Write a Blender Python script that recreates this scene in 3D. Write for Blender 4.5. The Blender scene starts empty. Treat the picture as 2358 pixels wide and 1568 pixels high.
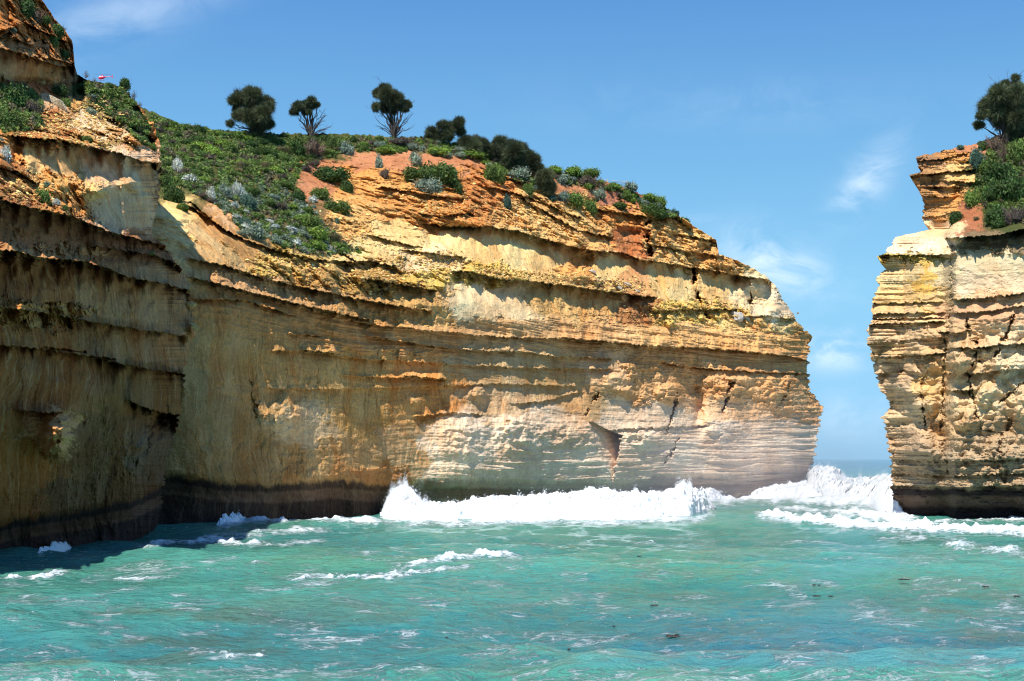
import bpy, math, random
import numpy as np
from concurrent.futures import ThreadPoolExecutor
random.seed(7)
RNG = np.random.default_rng(11)
SC = bpy.context.scene
COL = SC.collection
# ---------------------------------------------------------------- measures
# Survey of the gorge: a level camera five metres above the sea.  A sighting (px, py) at a
# measured distance Y gives a point in metres.
F = 3238.0; CX = 1178.5; HY = 1057.0; CH = 5.0
def W(px, py, Y): return (px-CX)/F*Y, Y, CH+(HY-py)/F*Y
def sm(a, b, x):
    t = np.clip((x-a)/(b-a), 0, 1); return t*t*(3-2*t)

# ---------------------------------------------------------------- noise
_r = np.random.default_rng(5)
_P = _r.permutation(256).astype(np.int32); _P = np.concatenate([_P, _P, _P])
_G = _r.normal(size=(256, 3)); _G /= np.linalg.norm(_G, axis=1)[:, None]; _G = _G.astype(np.float32)
_GX, _GY, _GZ = [np.ascontiguousarray(_G[_P][:, i]) for i in range(3)]
EX = ThreadPoolExecutor(4)
def _pnc(x, y, z):
    xf = np.floor(x); yf = np.floor(y); zf = np.floor(z)
    fx = x-xf; fy = y-yf; fz = z-zf
    xi = xf.astype(np.int32) & 255; yi = yf.astype(np.int32) & 255; zi = zf.astype(np.int32) & 255
    u = fx*fx*fx*(fx*(fx*6-15)+10); v = fy*fy*fy*(fy*(fy*6-15)+10); w = fz*fz*fz*(fz*(fz*6-15)+10)
    def cor(ab, gx):
        r = []
        for h, gy in ((_P.take(ab+yi), fy), (_P.take(ab+yi+1), fy-1)):
            i0 = h+zi
            d0 = _GX.take(i0)*gx+_GY.take(i0)*gy+_GZ.take(i0)*fz
            i0 = i0+1
            d1 = _GX.take(i0)*gx+_GY.take(i0)*gy+_GZ.take(i0)*(fz-1)
            r.append(d0+w*(d1-d0))
        return r[0]+v*(r[1]-r[0])
    a = cor(_P.take(xi), fx); b = cor(_P.take(xi+1), fx-1)
    return (a+u*(b-a))*1.6
def pn(x, y, z):
    x, y, z = np.broadcast_arrays(np.asarray(x, np.float32), np.asarray(y, np.float32), np.asarray(z, np.float32))
    sh = x.shape
    if x.size < 20000: return _pnc(x, y, z)
    x, y, z = x.ravel(), y.ravel(), z.ravel(); out = np.empty(x.size, np.float32); n = 16384
    def f(i): out[i:i+n] = _pnc(x[i:i+n], y[i:i+n], z[i:i+n])
    list(EX.map(f, range(0, x.size, n)))
    return out.reshape(sh)
def fbm(x, y, z=0.0, o=4, g=.5):
    a, f, s = 1.0, 1.0, 0.0
    for i in range(o):
        s = s+a*pn(x*f+i*17.3, y*f+i*5.1, np.asarray(z)*f+i*9.7); a *= g; f *= 2.03
    return s
def bil(x, y, z=0.0, o=4, g=.5):          # billows: rounded lumps between sharp creases
    a, f, s = 1.0, 1.0, 0.0
    for i in range(o):
        s = s+a*np.abs(pn(x*f+i*17.3, y*f+i*5.1, np.asarray(z)*f+i*9.7)); a *= g; f *= 2.03
    return s

# ---------------------------------------------------------------- helpers
def tag(o, label=None, cat=None, group=None, kind=None):
    if label: o['label'] = label
    if cat: o['category'] = cat
    if group: o['group'] = group
    if kind: o['kind'] = kind
    return o
def mesh_np(name, V, Fc, mat, parent=None, smooth=True, cols=None, uv=None, link=True):
    me = bpy.data.meshes.new(name)
    V = np.asarray(V, np.float32); Fc = np.asarray(Fc, np.int32)
    k = Fc.shape[1]
    me.vertices.add(len(V)); me.vertices.foreach_set('co', V.ravel())
    me.loops.add(Fc.size); me.loops.foreach_set('vertex_index', Fc.ravel())
    me.polygons.add(len(Fc)); me.polygons.foreach_set('loop_start', np.arange(0, Fc.size, k, dtype=np.int32))
    me.polygons.foreach_set('use_smooth', np.full(len(Fc), smooth, dtype=bool))
    me.update(calc_edges=True)
    if cols:
        for n, c in cols.items():
            a = me.attributes.new(n, 'FLOAT_COLOR', 'POINT')
            c4 = np.ones((len(V), 4), np.float32); c4[:, :c.shape[1]] = c
            a.data.foreach_set('color', c4.ravel())
    if uv is not None:
        a = me.attributes.new('wall', 'FLOAT2', 'POINT'); a.data.foreach_set('vector', np.asarray(uv, np.float32).ravel())
    if isinstance(mat, (list, tuple)):
        for m in mat: me.materials.append(m)
    elif mat: me.materials.append(mat)
    o = bpy.data.objects.new(name, me)
    if link: COL.objects.link(o)
    if parent: o.parent = parent
    return o
def empty(name, loc=(0, 0, 0)):
    o = bpy.data.objects.new(name, None); COL.objects.link(o); o.location = loc; o.empty_display_size = .3
    return o
def grid_faces(nr, nc, flip=False):
    i = np.arange(nr*nc).reshape(nr, nc)
    q = np.stack([i[:-1, :-1], i[:-1, 1:], i[1:, 1:], i[1:, :-1]], -1).reshape(-1, 4)
    return q[:, ::-1] if flip else q
def inpoly(px, py, poly):
    c = np.zeros(np.shape(px), bool); n = len(poly)
    for i in range(n):
        x1, y1 = poly[i]; x2, y2 = poly[(i+1) % n]
        if y1 == y2: continue
        h = ((y1 > py) != (y2 > py)) & (px < (x2-x1)*(py-y1)/(y2-y1)+x1)
        c ^= h
    return c
def near_line(px, py, pts):                # distance to a polyline
    d = np.full(np.shape(px), 1e9, np.float32)
    for (x1, y1), (x2, y2) in zip(pts[:-1], pts[1:]):
        vx, vy = x2-x1, y2-y1; L = vx*vx+vy*vy
        t = np.clip(((px-x1)*vx+(py-y1)*vy)/L, 0, 1)
        d = np.minimum(d, np.hypot(px-x1-t*vx, py-y1-t*vy))
    return d

class NT:                                   # tiny node helper
    def __init__(s, name):
        s.m = bpy.data.materials.new(name); s.m.use_nodes = True
        s.t = s.m.node_tree; s.t.nodes.clear(); s.out = s.n('ShaderNodeOutputMaterial')
    def n(s, typ, **kw):
        nd = s.t.nodes.new(typ)
        for k, v in kw.items():
            if k in nd.inputs: 
                s.put(nd.inputs[k], v)
            else: setattr(nd, k, v)
        return nd
    def put(s, inp, v):
        if hasattr(v, 'is_output'): s.t.links.new(v, inp)
        elif hasattr(v, 'outputs'): s.t.links.new(v.outputs[0], inp)
        else: inp.default_value = v
    def math(s, op, a, b=None, c=None, clamp=False):
        nd = s.t.nodes.new('ShaderNodeMath'); nd.operation = op; nd.use_clamp = clamp
        for i, v in enumerate((a, b, c)):
            if v is not None: s.put(nd.inputs[i], v)
        return nd.outputs[0]
    def vmul(s, a, b):
        nd = s.t.nodes.new('ShaderNodeVectorMath'); nd.operation = 'MULTIPLY'
        s.put(nd.inputs[0], a); s.put(nd.inputs[1], b); return nd.outputs[0]
    def vadd(s, a, b):
        nd = s.t.nodes.new('ShaderNodeVectorMath'); nd.operation = 'ADD'
        s.put(nd.inputs[0], a); s.put(nd.inputs[1], b); return nd.outputs[0]
    def noise(s, vec, scale, detail=4, rough=.55, dist=0.0):
        nd = s.t.nodes.new('ShaderNodeTexNoise'); s.put(nd.inputs['Vector'], vec)
        nd.inputs['Scale'].default_value = scale; nd.inputs['Detail'].default_value = detail
        nd.inputs['Roughness'].default_value = rough; nd.inputs['Distortion'].default_value = dist
        return nd.outputs['Fac']
    def ramp(s, f, a, b):
        nd = s.t.nodes.new('ShaderNodeMapRange'); nd.interpolation_type = 'SMOOTHSTEP'
        s.put(nd.inputs[0], f); nd.inputs[1].default_value = a; nd.inputs[2].default_value = b
        return nd.outputs[0]
    def mix(s, f, a, b, mode='MIX'):
        nd = s.t.nodes.new('ShaderNodeMix'); nd.data_type = 'RGBA'; nd.blend_type = mode
        s.put(nd.inputs[0], f); s.put(nd.inputs[6], a); s.put(nd.inputs[7], b); return nd.outputs[2]
    def attr(s, name):
        nd = s.t.nodes.new('ShaderNodeAttribute'); nd.attribute_name = name; return nd
    def bsdf(s, **kw):
        nd = s.n('ShaderNodeBsdfPrincipled', **kw); s.t.links.new(nd.outputs[0], s.out.inputs[0]); return nd

# ---------------------------------------------------------------- rock material
def rock_mat(name):
    k = NT(name)
    col = k.attr('col').outputs['Color']
    mk = k.n('ShaderNodeSeparateColor', Color=k.attr('mask').outputs['Color'])
    streak, strata, rough = mk.outputs[0], mk.outputs[1], mk.outputs[2]
    uv = k.attr('wall').outputs['Vector']
    P = k.n('ShaderNodeNewGeometry').outputs['Position']
    warp = k.noise(k.vmul(uv, (.16, .22, 1)), 1.0, 4)
    wv = k.n('ShaderNodeCombineXYZ', X=k.math('MULTIPLY', warp, 4.5)).outputs[0]
    sv = k.vadd(uv, wv)
    s1 = k.noise(k.vmul(sv, (2.9, .15, 1)), 1.0, 6, .68)
    s2 = k.noise(k.vmul(sv, (11, .45, 1)), 1.0, 3, .6)
    dark = k.math('MULTIPLY', k.ramp(k.math('ADD', k.math('MULTIPLY', s1, .65), k.math('MULTIPLY', s2, .35)), .50, .62), streak)
    lite = k.math('MULTIPLY', k.ramp(k.noise(k.vmul(k.vadd(sv, (31, 7, 0)), (4.5, .2, 1)), 1.0, 4, .65), .52, .64), streak)
    c = k.mix(k.math('MULTIPLY', lite, .46), col, k.mix(1.0, k.mix(.5, col, (.55, .41, .22, 1)), (1.25, 1.25, 1.25, 1), 'MULTIPLY'))
    c = k.mix(k.math('MULTIPLY', dark, .62), c, k.mix(1.0, c, (.46, .27, .12, 1), 'MULTIPLY'))
    st = k.noise(k.vadd(k.vmul(P, (.03, .03, 3.1)), (0, 0, 3)), 1.0, 7, .72)
    sd = k.math('MULTIPLY', k.ramp(st, .50, .38), strata)
    c = k.mix(k.math('MULTIPLY', sd, .26), c, k.mix(1.0, c, (.55, .45, .36, 1), 'MULTIPLY'))
    m1 = k.noise(P, .8, 6, .65)
    m2 = k.noise(P, 5.0, 4, .7)
    m3 = k.noise(k.vmul(P, (1, 1, 2.2)), 2.1, 6, .75)
    v = k.math('ADD', k.math('MULTIPLY', m1, .7), k.math('ADD', k.math('MULTIPLY', m2, .6), k.math('MULTIPLY', m3, .7)))
    br = k.n('ShaderNodeCombineColor', Red=k.math('ADD', v, .02), Green=k.math('ADD', v, -.01), Blue=k.math('ADD', v, -.05)).outputs[0]
    c = k.mix(1.0, c, br, 'MULTIPLY')
    pk = k.ramp(k.noise(k.vmul(P, (1, 1, 1.8)), 3.1, 4, .8), .33, .27)
    c = k.mix(k.math('MULTIPLY', pk, .6), c, k.mix(1.0, c, (.35, .27, .22, 1), 'MULTIPLY'))
    h1 = k.noise(P, 1.6, 7, .62)
    h2 = k.noise(k.vmul(P, (.25, .25, 2.2)), 1.0, 6, .65)
    pit = k.n('ShaderNodeTexVoronoi', Vector=P, Scale=1.9).outputs['Distance']
    h = k.math('ADD', k.math('MULTIPLY', h1, k.math('MULTIPLY_ADD', rough, .9, .22)), k.math('MULTIPLY', h2, k.math('MULTIPLY_ADD', strata, .5, .08)))
    h = k.math('ADD', h, k.math('MULTIPLY', pit, k.math('MULTIPLY', rough, .35)))
    h = k.math('ADD', h, k.math('MULTIPLY', s1, k.math('MULTIPLY', streak, .22)))
    b = k.n('ShaderNodeBump', Strength=.9, Distance=.8, Height=h)
    k.bsdf(**{'Base Color': c, 'Roughness': .92, 'Normal': b, 'Specular IOR Level': .15})
    return k.m

# ---------------------------------------------------------------- a cliff
# zone = (x, y, rx, ry, colour, rough, streak, strata)
def zones_eval(px, py, zones, warp=(30, 17), base=.002):
    wx = px+warp[0]*fbm(px/45, py/32, 3.3, 5, .68); wy = py+warp[1]*fbm(px/45, py/26, 8.8, 5, .68)
    px = px.astype(np.float32); py = py.astype(np.float32); A = np.zeros(px.shape+(6,), np.float32); S = np.full(px.shape, 1e-14, np.float32)
    def blk(a):
        b = a+40
        X_, Y_ = wx[a:b], wy[a:b]
        for (x, y, rx, ry, c, ro, sk, st) in zones:
            w = ((X_-x)/rx)**2+((Y_-y)/ry)**2+.06; w = 1/(w*w*w*w*w)
            w = w.astype(np.float32); S[a:b] += w
            for q, vv in enumerate((*c, ro, sk, st)):
                if vv: A[a:b, :, q] += w*np.float32(vv)
    list(EX.map(blk, range(0, px.shape[0], 40)))
    return A/S[..., None]

def overhang(D, px, py, pts, out, up, dn, rec, end=18, rag=3.0, seed=0):
    """a bed that juts out `out` metres above the line and is hollowed `rec` metres under it"""
    xs = [p[0] for p in pts]; ys = [p[1] for p in pts]
    m = (px > xs[0]-end-2) & (px < xs[-1]+end+2) & (py > min(ys)-7*up-30) & (py < max(ys)+6*dn+30)
    ri, ci = np.nonzero(m.any(1))[0], np.nonzero(m.any(0))[0]
    if not len(ri) or not len(ci): return D
    sl = (slice(ri[0], ri[-1]+1), slice(ci[0], ci[-1]+1)); D0 = D; D, px, py = D[sl], px[sl], py[sl]
    cols = np.interp(px, xs, ys)
    r = rag*fbm(px/9.0, seed*3.1, 1.7+seed, 4, .6)
    t = py-(cols+r)
    e = sm(xs[0]-end, xs[0]+end*.3, px)*(1-sm(xs[-1]-end*.3, xs[-1]+end, px))
    e = e*np.clip(1+.7*fbm(px/34.0, seed*1.3+py/60, 4.1, 2), .1, 1.7)
    a = -out*np.exp(-np.clip(-t, 0, None)/up)*(t <= 0)
    ts_ = py-cols-.35*r
    b = rec*np.exp(-(np.clip(ts_, 0, None)/dn)**1.3)
    k = sm(-.7, .7, t)
    D0[sl] = D+e*(a*(1-k)+b*k)
    return D0

class Cliff: pass
def build_cliff(name, colsx, rows, topx, topy, stations, zones, lines, bumps, cracks, hdir, edge=None, extra=None, tide=None, mat=None, label=None, jut=1.0, gain=None, flat=None, dark=None, under=None, warm=(1, 1, 1), soft=38.0):
    nc, nr = len(colsx), rows
    c = colsx[None, :]; v = np.linspace(0, 1, nr)[:, None]**1.0
    yt = np.interp(c, topx, topy)
    sx = [s[0] for s in stations]
    # bottom below the sea
    Yb = np.interp(c, sx, [s[1][0][1] for s in stations])
    yb = HY+(CH+1.6)/(Yb+4)*F
    ts = np.interp(np.linspace(colsx[0], colsx[-1], 200), topx, topy); kk = np.exp(-np.linspace(-2, 2, 31)**2); kk /= kk.sum()
    ts = np.convolve(np.pad(ts, 15, 'edge'), kk, 'valid'); yts = np.interp(c, np.linspace(colsx[0], colsx[-1], 200), ts)
    py = yb+(yts-yb)*v+(yt-yts)*sm(.80, 1.0, v)
    px = np.broadcast_to(c, py.shape).copy()
    if edge:
        (e0, e1, ey, ex, eref) = edge
        w = sm(e0, e1, px)
        # small teeth of hard beds along the outline
        tooth = 4.5*np.tanh(2.2*fbm(py/9.0, 0.3, 1.1, 4, .65))+3.5*fbm(py/34.0, 5.3, 1.1, 3)
        px = px+w*(np.interp(py, ey, ex)-eref+tooth)
        ed = w
    else: ed = np.zeros_like(px)
    # jagged skyline
    jag = (jut*3.0*fbm(px/11.0, 3.1, .4, 4, .6))*sm(.86, 1.0, v)
    py = py+jag
    # depth table
    yy = np.linspace(-120, 1500, 400)
    T = np.stack([np.interp(yy, [p[0] for p in sorted(s[1])], [p[1] for p in sorted(s[1])]) for s in stations])
    ker = np.exp(-np.linspace(-2, 2, 9)**2); ker /= ker.sum()
    T = np.stack([np.convolve(np.pad(t, 4, 'edge'), ker, 'valid') for t in T])
    gx = np.arange(sx[0], sx[-1]+1, 5.0); Tg = np.stack([np.interp(gx, sx, T[:, q]) for q in range(T.shape[1])], 1)
    hw = int(3*soft/5)+1; kg = np.exp(-.5*(np.arange(-hw, hw+1)*5/soft)**2); kg /= kg.sum(); Tp = np.pad(Tg, ((hw, hw), (0, 0)), 'reflect', reflect_type='odd')
    T = sum(kg[q]*Tp[q:q+len(gx)] for q in range(2*hw+1)); sx = gx
    fi = np.interp(px, sx, np.arange(len(sx))); i0 = np.clip(fi.astype(int), 0, len(sx)-2); fr = fi-i0
    yi = np.clip((py+120)/1620*399, 0, 398.99); j0 = yi.astype(int); fj = yi-j0
    D = ((T[i0, j0]*(1-fj)+T[i0, j0+1]*fj)*(1-fr)+(T[i0+1, j0]*(1-fj)+T[i0+1, j0+1]*fj)*fr)
    D = D.astype(np.float64)
    Z = zones_eval(px, py, zones); Db = D.copy()
    if flat is not None: Z = flat(px, py, Z)
    ro, sk, st = Z[..., 3], Z[..., 4], Z[..., 5]
    X0, _, Z0 = W(px, py, D)
    s0 = X0*hdir[0]+D*hdir[1]
    # broad buttresses and hollows
    D = D+1.6*fbm(s0/13, Z0/30, 2.2, 3)*(.35+.65*ro+.4*st)
    for i, (pts, out, up, dn, rec) in enumerate(lines):
        D = overhang(D, px, py, pts, out, up, dn, rec, seed=i+1)
    bn = fbm(px/24, py/18, 1.7, 3, .5); cn = fbm(px/14, py/14, 1.1, 4, .6); cw = np.clip(.75+1.3*fbm(px/30, py/22, 7.1, 3), .15, 1.6)
    for (x, y, rx, ry, a) in bumps:
        q = ((px-x)/rx)**2+((py-y)/ry)**2+.3*bn
        D = D-a*np.exp(-np.clip(q, 0, None)*1.4)
    for (pts, wd, dp) in cracks:
        m = (px > min(p[0] for p in pts)-6*wd-12) & (px < max(p[0] for p in pts)+6*wd+12) & (py > min(p[1] for p in pts)-40) & (py < max(p[1] for p in pts)+40)
        q = near_line(px[m]+7*cn[m], py[m], pts)
        D[m] += dp*cw[m]*np.exp(-(q/(wd*.8*cw[m]))**2)
    if extra is not None: D = extra(D, px, py)
    # beds: hard beds stand out, soft beds are cut back (level beds in metres)
    zz = Z0+.5*fbm(s0/25, 0, 3.3, 2)
    bed = fbm(s0/24, zz*.8, 7.7, 4, .6)
    bedf = fbm(s0/16, zz*2.6, 2.7, 3, .6)
    D = D-(np.tanh(bed*2.4)*.26+np.tanh(bedf*3)*.10)*st
    # rubble
    rb = bil(s0/3.2, Z0/2.3, D/9, 5, .56)
    D = D-(rb-.45)*2.3*ro
    terr = fbm(s0/5, Z0*1.5, 4.4, 4, .6)
    D = D-np.tanh(terr*4)*.24*ro
    # smooth water-worn flutes
    D = D+(.13*fbm(s0/1.6+.9*fbm(Z0/4, s0/9, 1, 2), Z0/9, 9.1, 3))*sk
    D = D+.13*fbm(s0/.9, Z0/.6, 1.9, 4, .65)*(.35+ro)
    # sea-worn notch
    if tide is not None:
        nt = np.interp(px, [t[0] for t in tide], [t[1] for t in tide])
        nk = sm(nt-26, nt+34, py)
        D = D+2.6*nk*(1+.25*fbm(s0/6, 0, 1, 3))*(np.interp(px, under[0], under[1]) if under is not None else 1)
        # dark weed and lichen above the sea, ragged lower edge of the clean rock
        rag = 6*fbm(s0*.6, Z0*.3, 5.5, 5, .7)+9*fbm(s0/9, 0, 6.5, 3)
        dk = sm(nt-18+rag, nt-4+rag, py)
        b1 = sm(nt+2+rag*.4, nt+10+rag*.4, py)*(1-sm(nt+26+rag*.4, nt+36+rag*.4, py))
        if dark is not None: dk = dk*np.interp(px, dark[0], dark[1])
        Z[..., :3] = Z[..., :3]*(1-dk[..., None])+dk[..., None]*np.array([.036, .028, .030])
        Z[..., :3] = Z[..., :3]*(1-.8*b1[..., None])+.8*b1[..., None]*np.array([.17, .125, .10])
        Z[..., 4] *= 1-.6*dk
    if gain is not None: D = Db+(D-Db)*gain(px, py)
    # outline turns away
    D = D+ed**6*3.0
    X1, Y1, Z1 = W(px, py, D)
    # streaks at vertex level too: broad stains
    C = Cliff(); C.px, C.py, C.D = px, py, D
    big = fbm(s0/2.4+.8*fbm(s0/9, Z0/6, 2, 2), Z0/18, 3.8, 4, .6)
    stn = sm(.05, .5, big)*sk; stl = sm(.05, .5, -big)*sk
    cc = Z[..., :3].copy()
    cc = cc*(1-.55*stn)[..., None]+(.55*stn)[..., None]*cc*np.array([.95, .62, .36])*1.0
    cc = cc*(1-.30*stl)[..., None]+(.30*stl)[..., None]*(cc*.6+np.array([.20, .165, .11]))
    hue = fbm(s0/7, Z0/3, 6.1, 4, .6)
    cc *= 1+hue[..., None]*np.array([.10, .20, .30])
    cc = np.clip(cc*np.array([1.08, .94, .81])*np.array(warm), .010, .8)
    mk = np.stack([sk*np.ones_like(px), st*np.ones_like(px), ro*np.ones_like(px)], -1)
    V = np.stack([X1, Y1, Z1], -1)
    # the land goes on behind the skyline
    add = []
    for q in (2, 6, 14, 30, 60, 110):
        r = V[-1].copy(); k_ = 1+q/np.maximum(r[:, 1], 1)
        r[:, 0] *= k_; r[:, 1] += q; r[:, 2] -= .35+.02*q
        if edge: r[:, 0] += (-1 if edge[1] > edge[0] else 1)*1.6*q/F*r[:, 1]
        add.append(r)
    V = np.concatenate([V, np.stack(add)], 0)
    pad = lambda a: np.concatenate([a, np.repeat(a[-1:], 6, 0)], 0)
    cc, mk, s0p = pad(cc), pad(mk), pad(s0)
    if edge:                                  # and the back of the headland
        right = e1 > e0; sgn = -1 if right else 1
        last = V[:, -1] if right else V[:, 0]
        ad = []
        lpx = last[:, 0]/last[:, 1]*F
        for q in (.6, 2, 5, 12, 30):
            r = last.copy(); r[:, 1] += q; r[:, 0] = (lpx+sgn*3.0*q)/F*r[:, 1]; ad.append(r)
        ad = np.stack(ad, 1)
        if right:
            V = np.concatenate([V, ad], 1); f = lambda a: np.concatenate([a, np.repeat(a[:, -1:], 5, 1)], 1)
        else:
            V = np.concatenate([ad[:, ::-1], V], 1); f = lambda a: np.concatenate([np.repeat(a[:, :1], 5, 1), a], 1)
        cc, mk, s0p = f(cc), f(mk), f(s0p)
    R, Cn = V.shape[:2]
    uv = np.stack([s0p, V[..., 2]], -1)
    o = mesh_np(name, V.reshape(-1, 3), grid_faces(R, Cn), mat, cols={'col': cc.reshape(-1, 3), 'mask': mk.reshape(-1, 3)}, uv=uv.reshape(-1, 2))
    tag(o, label, None, None, 'structure')
    C.fpx = px[::3, ::3].ravel(); C.fpy = py[::3, ::3].ravel(); C.fD = D[::3, ::3].ravel()
    return C
def surf(C, px, py):
    """distance of the cliff surface at a sighting"""
    px = np.atleast_1d(px); py = np.atleast_1d(py); out = []
    for a, b in zip(px, py):
        d = (C.fpx-a)**2+(C.fpy-b)**2; out.append(C.fD[np.argmin(d)])
    return np.array(out)
# ---------------------------------------------------------------- rock colours
SOIL = (.42, .21, .115); RED = (.34, .155, .10); ORG = (.66, .37, .13); OCH = (.72, .48, .20)
CREAM = (.70, .58, .29); PALE = (.72, .62, .40); WHT = (.72, .62, .46); TAN = (.52, .33, .15); BRN = (.42, .25, .10)
OLV = (.19, .145, .06); GRY = (.60, .53, .43); GRL = (.69, .63, .53); YEL = (.66, .54, .17); GRN = (.06, .08, .025); DRK = (.10, .075, .04)
DUN = (.28, .19, .11)
ROCK = rock_mat('layered_limestone')

# main headland ------------------------------------------------------------
stB = [
 (150, [(1250, 96), (500, 108), (400, 122), (300, 140), (170, 156)]),
 (350, [(1250, 101), (650, 104), (560, 108), (500, 112), (400, 122), (300, 140), (255, 150)]),
 (450, [(1180, 104), (900, 104), (700, 105), (600, 107), (500, 114), (400, 128), (300, 146)]),
 (600, [(1180, 109), (700, 110), (620, 112), (560, 116), (500, 124), (400, 138), (305, 152)]),
 (750, [(1180, 115), (700, 117), (620, 120), (580, 124), (500, 133), (400, 146), (305, 158)]),
 (900, [(1180, 125), (700, 127), (600, 133), (500, 141), (420, 148), (380, 152), (315, 160)]),
 (1050, [(1180, 136), (700, 137), (620, 141), (530, 146), (450, 152), (400, 157), (330, 165)]),
 (1200, [(1180, 148), (740, 148), (650, 152), (560, 156), (460, 162), (400, 166), (370, 170)]),
 (1350, [(1180, 160), (780, 160), (680, 163), (590, 166), (500, 170), (440, 174), (400, 178)]),
 (1500, [(1180, 170), (790, 170), (690, 173), (620, 176), (520, 179), (480, 182), (455, 184)]),
 (1650, [(1180, 181), (790, 181), (720, 184), (640, 186), (570, 188)]),
 (1800, [(1180, 191), (800, 192), (750, 193), (690, 195)]),
 (1900, [(1180, 199), (700, 200)])]
shB = {450: -1, 600: 2, 750: 4, 900: 4, 1050: 1}
stB = [(x, [(p, d+shB.get(x, 0)) for p, d in l]) for x, l in stB]
topB = [(150, 170), (350, 258), (420, 287), (500, 300), (640, 308), (760, 307), (980, 318), (1060, 333), (1120, 348), (1200, 374), (1250, 390),
        (1320, 400), (1400, 420), (1470, 445), (1530, 478), (1590, 515), (1620, 535), (1648, 552), (1655, 585), (1700, 600), (1745, 625), (1770, 640),
        (1790, 665), (1802, 690), (1820, 708), (1835, 738), (1850, 758), (1866, 775)]
edB = (1690, 1866, [740, 775, 795, 820, 860, 900, 935, 950, 1000, 1050, 1090, 1120, 1180], [1864, 1866, 1861, 1860, 1861, 1864, 1892, 1890, 1880, 1874, 1862, 1846, 1838], 1866)
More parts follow.
